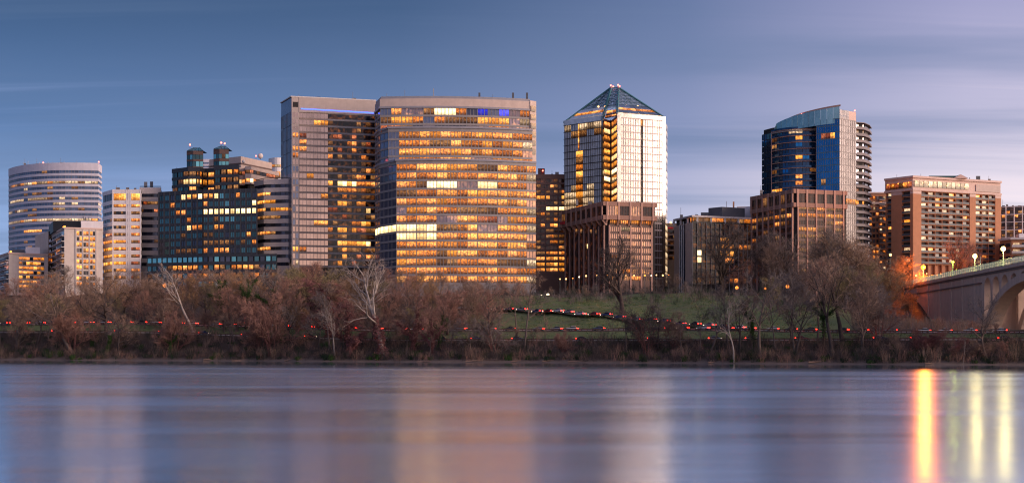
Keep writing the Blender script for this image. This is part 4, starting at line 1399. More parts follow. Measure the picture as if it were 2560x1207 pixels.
for i in range(24):
    band(R, 'floor_line', 'steel_blue', BF, zf[i], zf[i] + 0.45, 0.08, 0.4)
    band(R, 'floor_line', 'slab_pink', GF, zf[i], zf[i] + 0.45, 0.08, 0.4)
left_rows = lower[1:]
windows(R, 'window', A, 2, left_rows, picker(153, [('glass_teal', 1), ('glass_cobalt', 1), ('glass_navy', 2)]), 0.02, 0.05, 2, 'mullion_dark')
windows(R, 'window', CV, 7, left_rows, picker(154, [('glass_navy', 8), ('glass_cobalt', 1), ('lit_dim', .6)], {0: [(3, 4, ['lit_gold', 'lit_pale'])], 1: [(4, 4, 'lit_gold')], 2: [(0, 0, 'lit_dim')], 4: [(4, 4, 'lit_gold')], 7: [(4, 4, 'lit_orange')], 8: [(4, 4, 'lit_orange')], 9: [(0, 1, ['lit_gold', 'glass_navy'])]}), 0.03, 0.25, 2)
for i in range(1, 14):
    band(R, 'balcony_slab', 'salmon_slab', CV, zf[i] - 0.02, zf[i] + 0.30, 0.40, 1.2)
    band(R, 'balcony_glass', 'glass_navy', CV, zf[i] + 0.45, zf[i] + 1.4, 0.35, -0.30)
    band(R, 'floor_line', 'dark_frame', A, zf[i], zf[i] + 0.3, 0.1, 0.3)
pipe(R, 'corner_post', 'salmon_slab', [(*P2(1929, 655.5), BASE), (*P2(1929, 655.5), Z(330, 655))], 0.3, 4)
pipe(R, 'corner_post', 'salmon_slab', [(*P2(2041, 640.5), BASE), (*P2(2041, 640.5), Z(302, 640))], 0.25, 4)
for i in range(24):
    band(R, 'round_slab', 'guard_mauve', RB, zf[i] - 0.12, zf[i] + 0.25, 0.4, 6)
    if i < 23:
        band(R, 'round_guard', 'guard_mauve', RB, zf[i + 1] + 0.25, zf[i + 1] + 1.35, 0.25, -0.2)
windows(R, 'round_window', offset(RB, -0.9), 3, rws, picker(155, [('glass_slate', 3), ('glass_grey', 2), ('glass_curtain', 2), ('lit_dim', .4)], {12: [(0, 0, 'lit_warm')]}), 0.05, 0.0, 1)
solid(R, 'round_core', 'shade', RB, 10, BASE, zf[0], 1.4)
# crown
cl = arc(P2(1930, 657), P2(2099, 634.5), 3.0, 12)
ctop = [Z(334 - 20 * min(1, k / 0.8) - 38 * (k / 12) ** 0.42, 645) for k in range(13)]
cbot = [Z(331, 656) + (Z(302, 634) - Z(331, 656)) * k / 12 - 1.0 for k in range(13)]
for k in range(12):
    band(R, 'crown_panel', 'glass_sea', [lerp2(cl[k], cl[k + 1], 0.02), lerp2(cl[k], cl[k + 1], 0.98)], [cbot[k], cbot[k + 1]], [max(cbot[k] + .1, ctop[k]), ctop[k + 1]], 0.05, 0.25)
band(R, 'crown_rail', 'salmon_slab', offset(cl, -6.0), [z + 1.2 for z in ctop], [z + 2.1 for z in ctop], 0.2, 0.2)
for k in range(2, 12, 2):
    q = offset(cl, -6.0)[k]
    box(R, 'crown_post', 'salmon_slab', (q[0] - .6, q[1]), (q[0] + .6, q[1]), cbot[k], ctop[k] + 1.3, 0.15, 0.3)
windows(R, 'crown_panel', [P2(2099, 634.2), P2(2122, 638.6)], 4, [(Z(303, 634) - 0.6, Z(288, 634)), (Z(288, 634) + 0.1, Z(273.5, 634))], lambda i, j: 'glass_grey', 0.02, 0.0)
prism(R, 'crown_wall', 'cream_trim', [P2(2122, 642), P2(2140, 645), P2(2140, 652), P2(2122, 652)], Z(304, 642), Z(280, 644))
band(R, 'soffit', 'slab_pink', CV, Z(322, 645) - 1.2, Z(322, 645) - 0.6, 0.6, 3.0)
for px, py in ((2004, 286), (2088, 273), (2137, 277)):
    beacon(R, px, py, 648, 0.4)

# --- slim brick tower behind hotel
R = building('slim_brick_tower', 'slim pinkish brick apartment tower left of the brick hotel', 2195, 712)
ln = [P2(2172, 706), P2(2224, 706)]
top = Z(484, 706)
rows = rows_px(495, 13.5, 14, 4.3, 706)
solid(R, 'wall', 'brick_red', ln, 18, BASE, top, 0.4)
spandrels(R, 'brick_red', ln, rows, top, BASE, 0.05, 0.4)
band(R, 'cornice', 'cream_trim', ln, top, top + 0.8, 0.5, 2)
band(R, 'belt_course', 'cream_trim', ln, Z(510, 706), Z(505, 706), 0.3, 0.3)
windows(R, 'window', ln, 6, rows, picker(161, [('glass_curtain', 3), ('lit_orange', 1.6), ('lit_pale', 1.5), ('glass_plain', 2)]), 0.22, -0.08)
for (za, zb_) in rows:
    band(R, 'balcony_slab', 'cream_trim', [P2(2197, 706), P2(2210, 706)], za - 0.4, za - 0.1, 1.2, 0.0)
    band(R, 'balcony_rail', 'rail_grey', [P2(2197, 706), P2(2210, 706)], za, za + 0.9, 1.2, -1.1)

# --- brick hotel
R = building('brick_hotel', 'red brick hotel with cream top storey, lit rooftop restaurant and green gable', 2360, 655)
A, C, B = P2(2212, 652.5), P2(2282, 640), P2(2502, 662)
line = [A, C, B]
top = Z(444, 640)
zrow = [Z(486 + 13.9 * i, 645) for i in range(16)]
solid(R, 'wall', 'brick_red', line, 26, BASE, Z(474, 640), 1.4)
solid(R, 'top_storey', 'cream_trim', line, 26, Z(474, 640), top, 0.2)
band(R, 'cornice', 'cream_trim', line, top - 0.1, top + 1.0, 0.8, 1.5)
band(R, 'belt_course', 'cream_trim', line, Z(476, 640), Z(471, 640), 0.7, 1.2)
af = lambda px: lerp2(A, C, (px - 2212) / 70.0)
bf = lambda px: lerp2(C, B, (px - 2282) / 220.0)
windows(R, 'restaurant_window', [af(2216), af(2280)], 6, [(Z(470, 643), Z(456, 643))], picker(171, [('lit_dim', 1), ('lit_orange', 2), ('lit_red', 1)]), 0.04, -0.25, 1)
windows(R, 'restaurant_window', [bf(2285), bf(2420)], 12, [(Z(470, 646), Z(454.5, 646))], picker(172, [('lit_pale', 1)]), 0.04, -0.25, 1)
for k in range(9):
    q = bf(2290 + 15 * k)
    ball(R, 'ceiling_lamp', 'bulb_warm', (q[0], q[1] - 0.5, Z(458 + (k % 3) * 3, 647)), 0.28, 8, 5)
for k in range(5):
    q = af(2219 + 13 * k)
    ball(R, 'ceiling_lamp', 'bulb_orange', (q[0], q[1] - 0.5, Z(460 + (k % 2) * 3, 647)), 0.35, 8, 5)
box(R, 'end_panel', 'beige_pink', bf(2438), bf(2500), Z(478, 655), Z(461, 655), 0.25, 0.0)
for f, p0, p1 in ((af, 2229, 2255), (af, 2276, 2282), (bf, 2282, 2302), (bf, 2422, 2437), (bf, 2487, 2502)):
    box(R, 'brick_pier', 'brick_red', f(p0), f(p1), BASE, Z(487, 645), 0.25, 1.6)
    box(R, 'pier_head', 'cream_trim', f(p0), f(p1), Z(487, 645) + 0.001, Z(476, 645), 0.3, 1.6)
for f, p0, p1, nb, sd in ((af, 2217, 2229, 1, 1), (af, 2255, 2276, 1, 2), (bf, 2302, 2422, 7, 3), (bf, 2437, 2487, 3, 4)):
    ln = [f(p0), f(p1)]
    rws = [(zrow[i] - 1.30, zrow[i] + 1.15) for i in range(13)]
    tabs = [('glass_curtain', 4), ('glass_plain', 3), ('lit_pale', 1.4), ('lit_warm', .8), ('lit_gold', .3)]
    windows(R, 'balcony_door', ln, nb, rws, picker(173 + sd, tabs), 0.12, 1.15, 1)
    for i in range(14):
        band(R, 'balcony_slab', 'brick_red', ln, zrow[i] + 1.2, zrow[i] + 1.5, 0.1, 1.4)
        if i < 13:
            band(R, 'balcony_rail', 'rail_grey', ln, zrow[i] - 1.25, zrow[i] - 0.35, 0.02, 0.06)
    for q in resample(ln, nb)[1:-1] if nb > 1 else []:
        box(R, 'partition', 'brick_red', (q[0] - .18, q[1]), (q[0] + .18, q[1]), BASE, Z(476, 645), 0.05, 1.4)
gx0, gx1, gy = 2322, 2420, 655
p = R.location
q = [(X(gx0, 656), 656, top), (X(2402, 650), 650, Z(437.5, 650)), (X(2386, 650), 650, top + 1.0), (X(2420, 650), 650, top + 1.0), (X(gx0, 672), 672, top), (X(2402, 672), 672, Z(437.5, 650))]
prism(R, 'green_roof', 'copper_green', [P2(2322, 656), P2(2392, 656), P2(2392, 668), P2(2322, 668)], top, Z(439.5, 656))
zg0, zg1 = top + 0.9, Z(436.5, 650)
vsg = [(X(2384, 649), 649, zg0), (X(2421, 649), 649, zg0), (X(2402, 649), 649, zg1), (X(2384, 649), 664, zg0), (X(2421, 649), 664, zg0), (X(2402, 649), 664, zg1)]
vsg = [(a - p.x, b_ - p.y, c_ - p.z) for a, b_, c_ in vsg]
obj('gable', mesh('gable', vsg, [(0, 1, 2), (5, 4, 3), (0, 2, 5, 3), (1, 4, 5, 2), (0, 3, 4, 1)], ['cream_trim', 'copper_green'], [0, 0, 1, 1, 0]), R)
pipe(R, 'antenna', 'plant_room', [(X(2424, 655), 655, top), (X(2424, 655), 655, Z(444, 655))], 0.2, 4)

# --- white gridded block at right edge
R = building('white_grid_block', 'white gridded apartment block behind the brick hotel at the right edge', 2540, 705)
ln = [P2(2494, 700), P2(2640, 690)]
top = Z(514, 696)
solid(R, 'core', 'brown_dark', ln, 20, BASE, top, 0.8)
rows = rows_px(521, 9.6, 12, 4.0, 696)
windows(R, 'window', ln, 14, rows, picker(181, [('glass_bronze', 4), ('lit_dim', 2), ('glass_curtain', 2), ('lit_orange', .8)]), 0.05, 0.3)
for i in range(0, 13, 2):
    band(R, 'grid_beam', 'white_panel', ln, Z(516.2 + 9.6 * i + 0.8, 696), Z(516.2 + 9.6 * i - 0.8, 696), 0.25, 0.4)
for k, q in enumerate(resample(ln, 14)):
    if k % 2 == 0:
        box(R, 'grid_post', 'white_panel', (q[0] - .25, q[1]), (q[0] + .25, q[1]), BASE, top, 0.22, 0.4)

# --- pale block with balconies low at right edge
R = building('balcony_block', 'pale low block with white balconies above the bridge railing at right edge', 2545, 640)
ln = [P2(2498, 648), P2(2528, 640), P2(2640, 636)]
top = Z(600, 642)
rows = rows_px(612, 16, 5, 4.5, 640)
solid(R, 'wall', 'brick_red', ln, 18, BASE, top, 0.4)
band(R, 'roof_slab', 'white_roof', ln, top, top + 1.0, 1.0, 12)
windows(R, 'window', ln, 7, rows, picker(191, [('glass_curtain', 2), ('glass_plain', 3), ('lit_pale', 1)]), 0.15, -0.5)
for (za, zb_) in rows:
    band(R, 'balcony_slab', 'white_roof', ln[1:], za - 0.5, za - 0.2, 1.6, 0.2)
    band(R, 'balcony_rail', 'white_roof', ln[1:], za, za + 0.9, 1.6, -1.5)
box(R, 'upper_wall', 'white_panel', P2(2548, 650), P2(2640, 648), top, Z(584, 650), 0.0, 6.0)

BY = {o.name: o for o in scene.objects if o.parent is None}
roof_units(BY['brown_concrete_block'], (1440, 1470, 1540, 1590), Z(503, 590), 600, 8)
roof_units(BY['brown_office_block'], (1900, 1930, 2010, 2060), Z(472, 590), 602, 9)
roof_units(BY['brick_hotel'], (2240, 2300, 2440, 2470), Z(444, 640) + 1, 655, 10)
roof_units(BY['white_grid_block'], (2505, 2515, 2530, 2545), Z(514, 696), 702, 11)
roof_units(BY['low_dark_office'], (1700, 1738), Z(539, 612), 618, 12)

# ---------------------------------------------------------------- bridge
def br(Y, across=0.0):
    """plan point on the bridge: distance Y along it, metres across from the face we see"""
    return (146.8 + 0.0853 * Y + across * 0.9964, Y - across * 0.085)


ZD = Z(714, 600)                      # underside of the parapet
R = thing('arch_bridge', 'pale concrete arch bridge with mint railing coming in from the right', 'bridge', (*br(500), 10.0))
Lb = R.location


def slab3(name, mat, prof, across0, across1):
    """extrude a closed outline given as (Y along bridge, z) across the bridge"""
    n = len(prof)
    vs = [(*br(Yq, across0), z) for Yq, z in prof] + [(*br(Yq, across1), z) for Yq, z in prof]
    vs = [(a - Lb.x, b_ - Lb.y, c_ - Lb.z) for a, b_, c_ in vs]
    fs = [(i, (i + 1) % n, n + (i + 1) % n, n + i) for i in range(n)] + [tuple(range(n - 1, -1, -1)), tuple(range(n, 2 * n))]
    return obj(name, mesh(name, vs, fs, mat), R)


Y_A, Y_E = 612.0, 40.0
slab3('deck', 'concrete', [(Y_E, ZD - 1.7), (Y_A, ZD - 1.7), (Y_A, ZD - 0.2), (Y_E, ZD - 0.2)], 0.25, 19.0)
slab3('road_surface', 'asphalt', [(Y_E, ZD - 0.195), (Y_A, ZD - 0.195), (Y_A, ZD - 0.05), (Y_E, ZD - 0.05)], 2.4, 17.0)
slab3('fascia', 'concrete', [(Y_E, ZD - 1.0), (Y_A, ZD - 1.0), (Y_A, ZD + 0.25), (Y_E, ZD + 0.25)], -0.7, 0.24)
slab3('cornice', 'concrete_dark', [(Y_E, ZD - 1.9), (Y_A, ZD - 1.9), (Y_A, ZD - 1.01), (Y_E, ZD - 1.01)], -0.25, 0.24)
slab3('fascia', 'concrete', [(Y_E, ZD - 1.0), (Y_A, ZD - 1.0), (Y_A, ZD + 0.25), (Y_E, ZD + 0.25)], 19.05, 19.9)
YS, YC, ZS, ZCR = 477.0, 424.0, 7.0, ZD - 4.6        # springing, crown
slab3('abutment_wall', 'concrete', [(YS + 2, 2.0), (Y_A, 2.0), (Y_A, ZD - 1.92), (YS + 2, ZD - 1.92)], 0.0, 18.8)
for Yq in (488, 505, 522, 540, 560, 580):
    slab3('pilaster', 'concrete', [(Yq, 4.0), (Yq + 2.2, 4.0), (Yq + 2.2, ZD - 1.95), (Yq, ZD - 1.95)], -0.35, -0.002)
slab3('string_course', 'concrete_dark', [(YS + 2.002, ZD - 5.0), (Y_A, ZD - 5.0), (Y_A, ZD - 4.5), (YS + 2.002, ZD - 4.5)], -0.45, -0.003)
slab3('pier', 'concrete', [(YS - 4.5, 2.0), (YS + 2, 2.0), (YS + 2, 9.0), (YS - 4.5, 9.0)], -0.5, 19.2)
for k in range(4):
    yp = 2 * YC - YS - 5 - 111.0 * k          # a river pier between each pair of arches
    slab3('pier', 'concrete', [(yp - 5, -5.0), (yp + 10 if k == 0 else yp + 5, -5.0), (yp + 10 if k == 0 else yp + 5, 9.0), (yp - 5, 9.0)], -0.5, 19.2)
    slab3('pier_shaft', 'concrete', [(yp - 3, 9.0), (yp + 3, 9.0), (yp + 3, ZD - 1.95), (yp - 3, ZD - 1.95)], 0.0, 18.8)
half = YS - YC


YC0, YS0 = YC, YS
for span in range(4):
    YC, YS = YC0 - 111.0 * span, YS0 - 111.0 * span
    def arch_z(Yq, dr=0.0):
        s = min(1.0, abs(Yq - YC) / (half + dr))
        return ZS + (ZCR - ZS + dr) * math.sqrt(max(0.0, 1 - s * s))


    for ac0, ac1 in ((0.1, 5.6), (13.2, 18.7)):
        outl = [(YC + (half + 1.5) * math.cos(a), ZS + (ZCR - ZS + 1.2) * math.sin(a)) for a in np.linspace(0, math.pi, 33)]
        inn = [(YC + (half - 2.2) * math.cos(a), ZS + (ZCR - ZS - 1.7) * math.sin(a)) for a in np.linspace(math.pi, 0, 33)]
        prof = outl + inn
        n = len(prof)
        vs = [(*br(Yq, ac), z) for ac in (ac0, ac1) for Yq, z in prof]
        vs = [(a - Lb.x, b_ - Lb.y, c_ - Lb.z) for a, b_, c_ in vs]
        fs = [(i, (i + 1) % n, n + (i + 1) % n, n + i) for i in range(n)]
        for i in range(32):
            fs.append((i, i + 1, n - 2 - i, n - 1 - i))
            fs.append((n + n - 1 - i, n + n - 2 - i, n + i + 1, n + i))
        obj('arch_rib', mesh('arch_rib', vs, fs, 'concrete'), R)
    # spandrel columns with round-headed openings between them
    step = 10.4
    cols = [YS + 1.0 - step * k for k in range(11)]
    for ac0, ac1 in ((0.15, 5.5), (13.3, 18.6)):
        for k, Yq in enumerate(cols):
            w2 = 1.25
            zb_ = arch_z(Yq) - 0.4
            if zb_ < ZD - 3.2:
                slab3('spandrel_column', 'concrete', [(Yq - w2, zb_), (Yq + w2, zb_), (Yq + w2, ZD - 1.93), (Yq - w2, ZD - 1.93)], ac0, ac1)
            if k < len(cols) - 1:
                y1, y0 = Yq - w2 - 0.002, cols[k + 1] + w2 + 0.002
                rr = (y1 - y0) / 2
                ym = (y0 + y1) / 2
                zs = ZD - 3.0 - rr
                if arch_z(ym) + 1.2 < ZD - 3.0:
                    prof = [(y0, ZD - 1.94), (y0, zs)] + [(ym - rr * math.cos(a), zs + rr * math.sin(a)) for a in np.linspace(0, math.pi, 13)] + [(y1, ZD - 1.94)]
                    nn = len(prof)
                    vs = [(*br(Yq2, ac), z) for ac in (ac0, ac1) for Yq2, z in prof]
                    vs = [(a - Lb.x, b_ - Lb.y, c_ - Lb.z) for a, b_, c_ in vs]
                    fs = [(i, (i + 1) % nn, nn + (i + 1) % nn, nn + i) for i in range(nn)]
                    m_ = nn // 2
                    for i in range(1, nn - 2):      # fan to the two upper corners
                        c0 = 0 if i < m_ else nn - 1
                        fs.append((c0, i, i + 1))
                        fs.append((nn + c0, nn + i + 1, nn + i))
                    fs.append((0, m_, nn - 1))
                    fs.append((nn, nn + nn - 1, nn + m_))
                    obj('spandrel_arch', mesh('spandrel_arch', vs, fs, 'concrete'), R)
                else:
                    slab3('spandrel_wall', 'concrete', [(y0, min(arch_z(y0), arch_z(y1)) - 0.3), (y1, min(arch_z(y0), arch_z(y1)) - 0.3), (y1, ZD - 1.94), (y0, ZD - 1.94)], ac0, ac1)

# railing
for ac in (-0.35,):
    for k in range(110):
        Yq = 608 - 3.1 * k
        c_ = br(Yq, ac)
        pipe(R, 'railing_post', 'mint_paint', [(*c_, ZD + 0.2), (*c_, ZD + 2.6)], 0.13, 4)
    for hgt, rr in ((2.55, 0.10), (1.5, 0.06), (0.5, 0.08)):
        pipe(R, 'railing_bar', 'mint_paint', [(*br(610, ac), ZD + hgt), (*br(268, ac), ZD + hgt)], rr, 4)
    vsl, fsl = [], []
    for k in range(1096):
        Yq = 608 - 0.31 * k
        c_ = Vector((*br(Yq, ac), 0)) - Vector((Lb.x, Lb.y, 0))
        tube(vsl, fsl, [c_ + Vector((0, 0, ZD + 0.5 - Lb.z)), c_ + Vector((0, 0, ZD + 2.5 - Lb.z))], [0.03, 0.03], 3)
    pk = obj('railing_picket', mesh('railing_picket', vsl, fsl, 'mint_paint'), R)
    pk['kind'] = 'stuff'
for hgt in (2.5, 1.4):
    pipe(R, 'railing_bar', 'mint_paint', [(*br(610, 19.4), ZD + hgt), (*br(268, 19.4), ZD + hgt)], 0.08, 4)


def bridge_lamp(px, py, mat, r, label, across=0.6):
    Y = 440400.0 / (px - 1536) if px > 2275 else 590
    c_ = br(Y, across)
    c_ = (X(px, c_[1]), c_[1])
    zt = Z(py, c_[1])
    t_ = thing('bridge_lamp', label, 'street lamp', (*c_, ZD), 'lamps on the bridge')
    pipe(t_, 'pole', 'mint_paint', [(*c_, ZD), (*c_, ZD + 1.2), (*c_, zt - r)], [0.22, 0.12, 0.09], 6)
    pipe(t_, 'base', 'mint_paint', [(*c_, ZD), (*c_, ZD + 0.9)], [0.34, 0.26], 6)
    pipe(t_, 'cap', 'lamp_post', [(c_[0], c_[1], zt + r * 0.9), (c_[0], c_[1], zt + r * 1.25)], [r * 0.5, r * 0.15], 6)
    if mat:
        ball(t_, 'globe', mat, (*c_, zt), r, 12, 8)
        power, colr = {'sodium': (26000, (1.0, 0.22, 0.022)), 'metal_halide': (3200, (1.0, 0.78, 0.28)), 'greenish': (900, (0.75, 0.85, 0.10))}[mat]
        ld = bpy.data.lights.new('lamp_light', 'POINT')      # the light this lamp gives off
        ld.energy, ld.color, ld.shadow_soft_size = power, colr, r * 0.8
        lo = bpy.data.objects.new('lamp_light', ld)
        COL.objects.link(lo)
        lo.parent = t_
        lo.location = (0, -r * 2.0, zt - ZD - r * 0.3)
    return t_


bridge_lamp(2308, 668, 'sodium', 1.15, 'blazing orange sodium lamp at the bridge end nearest the trees')
bridge_lamp(2382, 655, 'greenish', 0.62, 'small greenish yellow lamp on the bridge beside the orange one')
bridge_lamp(2437, 640, 'metal_halide', 0.9, 'yellow-white bridge lamp beside a plain unlit pole')
bridge_lamp(2508, 622, 'metal_halide', 0.9, 'yellow-white bridge lamp nearest the right edge of photo')
bridge_lamp(2451, 641, None, 0.2, 'plain unlit pole on the bridge right of a yellow lamp', 1.4)


# ---------------------------------------------------------------- street lamps beyond the trees
def street_lamp(px, py, Y, mat, r, label, group='street lamps among the trees', red=None):
    x = X(px, Y)
    zt = Z(py, Y)
    zg = min(gz(x, Y), zt - 3.0)
    t_ = thing('street_lamp', label, 'street lamp', (x, Y, zg), group)
    pipe(t_, 'pole', 'lamp_post', [(x, Y + 0.25, zg), (x, Y + 0.25, zt + 0.3)], [0.14, 0.08], 5)
    pipe(t_, 'arm', 'lamp_post', [(x, Y + 0.3, zt + 0.35), (x, Y - 0.3, zt + r + 0.12)], [0.07, 0.06], 4)
    ball(t_, 'lamp_head', mat, (x, Y, zt), r, 10, 6)


LAMPS = [(412, 713, 560, 'bulb_orange', .95, 'orange street lamp beside the pale tree below the dark teal block'),
         (1842, 719, 540, 'bulb_orange', .75, 'orange street lamp under the big oak on the grass slope'),
         (1913, 721, 548, 'bulb_orange', .55, 'small orange street lamp right of the big oak'),
         (1931, 717, 552, 'bulb_warm', .45, 'small yellow street lamp below the reddish brown ribbed block'),
         (1969, 716, 548, 'bulb_orange', .85, 'bright orange street lamp, lower of two near the brown ribbed block'),
         (1966, 705, 556, 'bulb_orange', .5, 'small orange street lamp, upper of two near the brown ribbed block'),
         (1354, 740, 548, 'bulb_white', .6, 'white street lamp, first of the white two below the curved lit tower'),
         (1370, 738, 548, 'bulb_white', .85, 'brighter white street lamp, second of the white two below the curved lit tower'),
         (2152, 676, 600, 'bulb_warm', .85, 'yellow street lamp among trees below the round balconies'),
         (2226, 637, 620, 'bulb_warm', .7, 'yellow street lamp left of the brick hotel base'),
         (2290, 689, 640, 'bulb_warm', .45, 'tiny lamp low behind the railing left of the orange bridge lamp pole'),
         (2318, 684, 645, 'bulb_warm', .5, 'tiny lamp behind the railing just right of the orange bridge lamp'),
         (2343, 687, 645, 'bulb_orange', .5, 'small orange lamp behind the railing, first of a pair'),
         (2352, 684, 645, 'bulb_orange', .4, 'small orange lamp behind the railing, second of a pair')]
for a in LAMPS:
    street_lamp(*a)
rl = random.Random(12)
names_ = ['first', 'second', 'third', 'fourth', 'fifth', 'sixth', 'seventh', 'eighth', 'ninth', 'tenth', 'eleventh', 'twelfth', 'thirteenth', 'fourteenth', 'fifteenth', 'sixteenth']
for k, px in enumerate((1400, 1415, 1432, 1448, 1465, 1492, 1518, 1533, 1565, 1585, 1612, 1628, 1641, 1657, 1672)):
    street_lamp(px, 697 - 9 * smooth(1400, 1500, px) + rl.uniform(-1, 1.5), 566, ('bulb_warm', 'bulb_warm', 'bulb_orange', 'bulb_white')[k % 4], (.30, .40, .24)[k % 3], f'warm lamp, {names_[k]} from the left in the lamp row below the brown concrete block', 'lamp row below the brown concrete block')


# ---------------------------------------------------------------- road sign
x, Y, z = at_depth(620, 49)
zs0, zs1 = Z(813, Y), Z(792, Y)
t_ = thing('road_sign', 'orange-red two-panel road sign beside the upper road', 'road sign', (x, Y, z))
for px0, px1 in ((611, 620), (621, 631)):
    a, b_ = P2(px0, Y), P2(px1, Y)
    box(t_, 'panel', 'sign_orange', a, b_, zs0, zs1, 0.0, 0.06)
    pipe(t_, 'post', 'lamp_post', [((a[0] + b_[0]) / 2, Y + 0.12, z - 0.3), ((a[0] + b_[0]) / 2, Y + 0.12, zs1)], 0.06, 4)
    for r_ in range(5):
        f0 = 0.15 + 0.05 * ((r_ * 3) % 2)
        box(t_, 'legend_line', 'sign_pale', lerp2(a, b_, f0), lerp2(a, b_, 0.85 - 0.1 * (r_ % 2)), zs0 + (zs1 - zs0) * (0.14 + 0.17 * r_), zs0 + (zs1 - zs0) * (0.20 + 0.17 * r_), 0.02, 0.0)


# ---------------------------------------------------------------- cars on the roads
for nm, col in (('paint_black', (0.015, 0.015, 0.018)), ('paint_silver', (0.30, 0.30, 0.31)), ('paint_red', (0.22, 0.015, 0.015)), ('paint_white', (0.6, 0.58, 0.56)), ('paint_blue', (0.02, 0.04, 0.12))):
    m, t, b = new_mat(nm)
    b.inputs['Base Color'].default_value = (*col, 1)
    b.inputs['Roughness'].default_value = 0.3
    b.inputs['Coat Weight'].default_value = 0.6
plain('tyre_rubber', (0.015, 0.015, 0.015), 0.9)
plain('rim_alloy', (0.35, 0.35, 0.36), 0.35, 0.8)
glass('car_glass', (0.01, 0.012, 0.015), 0.1, 0.05)


def loft(sections, mat, closed_ends=True):
    """sections: list of (x, [(y,z)...]) rings of equal length"""
    n = len(sections[0][1])
    vs = [(x, y, z) for x, ring in sections for y, z in ring]
    fs = []
    for i in range(len(sections) - 1):
        for j in range(n):
            a, b_ = i * n + j, i * n + (j + 1) % n
            fs.append((a, b_, b_ + n, a + n))
    fs.append(tuple(range(n - 1, -1, -1)))
    fs.append(tuple((len(sections) - 1) * n + j for j in range(n)))
    return mesh('part', vs, fs, mat, None, False)


def ring(w_, z0, z1, tuck=0.1):
    return [(-w_ + tuck, z0), (-w_, z0 + 0.15), (-w_, z1 - 0.18), (-w_ + tuck, z1), (w_ - tuck, z1), (w_, z1 - 0.18), (w_, z0 + 0.15), (w_ - tuck, z0)]


body_secs = [(-2.25, ring(.78, .42, .86)), (-2.05, ring(.86, .28, .98)), (-1.3, ring(.9, .24, 1.0)), (0.0, ring(.91, .22, .98)), (1.1, ring(.9, .24, .95)), (1.95, ring(.86, .28, .82)), (2.25, ring(.74, .36, .66))]
cabin_secs = [(-1.75, ring(.70, .93, 1.02, .05)), (-1.15, ring(.66, .93, 1.42)), (0.1, ring(.66, .93, 1.46)), (1.05, ring(.70, .93, 1.0, .05))]
roof_secs = [(-1.15, ring(.60, 1.40, 1.60 - .12, .05)), (0.12, ring(.60, 1.43, 1.64 - .12, .05))]


def make_car(paint):
    parts = [('body', loft(body_secs, paint)), ('cabin', loft(cabin_secs, 'car_glass')), ('roof_panel', loft(roof_secs, paint))]
    out = []
    for nm, me in parts:
        out.append((nm, me, (0, 0, 0), None))
    vs, fs = [], []
    tube(vs, fs, [Vector((0, -0.11, 0)), Vector((0, 0.11, 0))], [0.33, 0.33], 14)
    ty = mesh('tyre', vs, fs, 'tyre_rubber')
    vs, fs = [], []
    tube(vs, fs, [Vector((0, -0.125, 0)), Vector((0, 0.125, 0))], [0.2, 0.2], 10)
    rm = mesh('rim', vs, fs, 'rim_alloy')
    for wx in (-1.35, 1.38):
        for wy in (-.82, .82):
            out.append(('wheel', ty, (wx, wy, .33), rm))
    tl = unit_box('tail_red')
    hl = unit_box('head_white')
    for s in (-1, 1):
        out.append(('tail_light', tl, (-2.12, s * .70, .80), (0.34, 0.36, 0.24)))
        out.append(('headlight', hl, (2.10, s * .62, .60), (0.2, 0.3, 0.14)))
    return out


CARS = {p_: make_car(p_) for p_ in ('paint_black', 'paint_silver', 'paint_red', 'paint_white', 'paint_blue')}


def place_car(paint, x, y, z, ang, label, group):
    t_ = thing('car', label, 'car', (x, y, z), group)
    t_.rotation_euler = (0, 0, ang)
    for nm, me, loc, extra in CARS[paint]:
        o = obj(nm, me, t_, loc, 0, extra if isinstance(extra, tuple) else (1, 1, 1))
        if nm == 'wheel':
            obj('rim', extra, o)


def along(line, s):
    acc = 0
    for i in range(len(line) - 1):
        L = math.dist(line[i], line[i + 1])
        if acc + L >= s:
            return lerp2(line[i], line[i + 1], (s - acc) / L), math.atan2(line[i + 1][1] - line[i][1], line[i + 1][0] - line[i][0])
        acc += L
    return None


PN = {'paint_black': 'black', 'paint_silver': 'silver', 'paint_red': 'dark red', 'paint_white': 'white', 'paint_blue': 'dark blue'}
rc = random.Random(77)


def zone(px):
    for hi, nm in ((90, 'lowest pale apartments'), (257, 'black-topped apartments'), (352, 'white office'), (440, 'teal block left end'), (530, 'left glass turret'), (620, 'right glass turret'), (725, 'right striped wing'),
                   (780, 'tan glass'), (860, 'black glass'), (938, 'black glass edge'), (1040, 'curved tower left end'), (1140, 'curved tower centre-left'), (1240, 'curved tower centre-right'), (1340, 'curved tower right end'), (1410, 'narrow brown office'),
                   (1470, 'flared block left side'), (1530, 'flared block corner'), (1600, 'flared block right side'), (1665, 'bright tower edge'), (1730, 'bare concrete wall'), (1800, 'white roof slab'), (1880, 'rooftop plant room'), (1940, 'brown block left side'),
                   (2000, 'brown block corner'), (2060, 'brown block middle'), (2120, 'brown block right end'), (2170, 'round balconies'), (2215, 'slim brick tower'), (2300, 'hotel corner'), (2370, 'hotel left bays'), (2440, 'hotel right bays')):
        if px < hi:
            return nm
    return 'bridge arch'


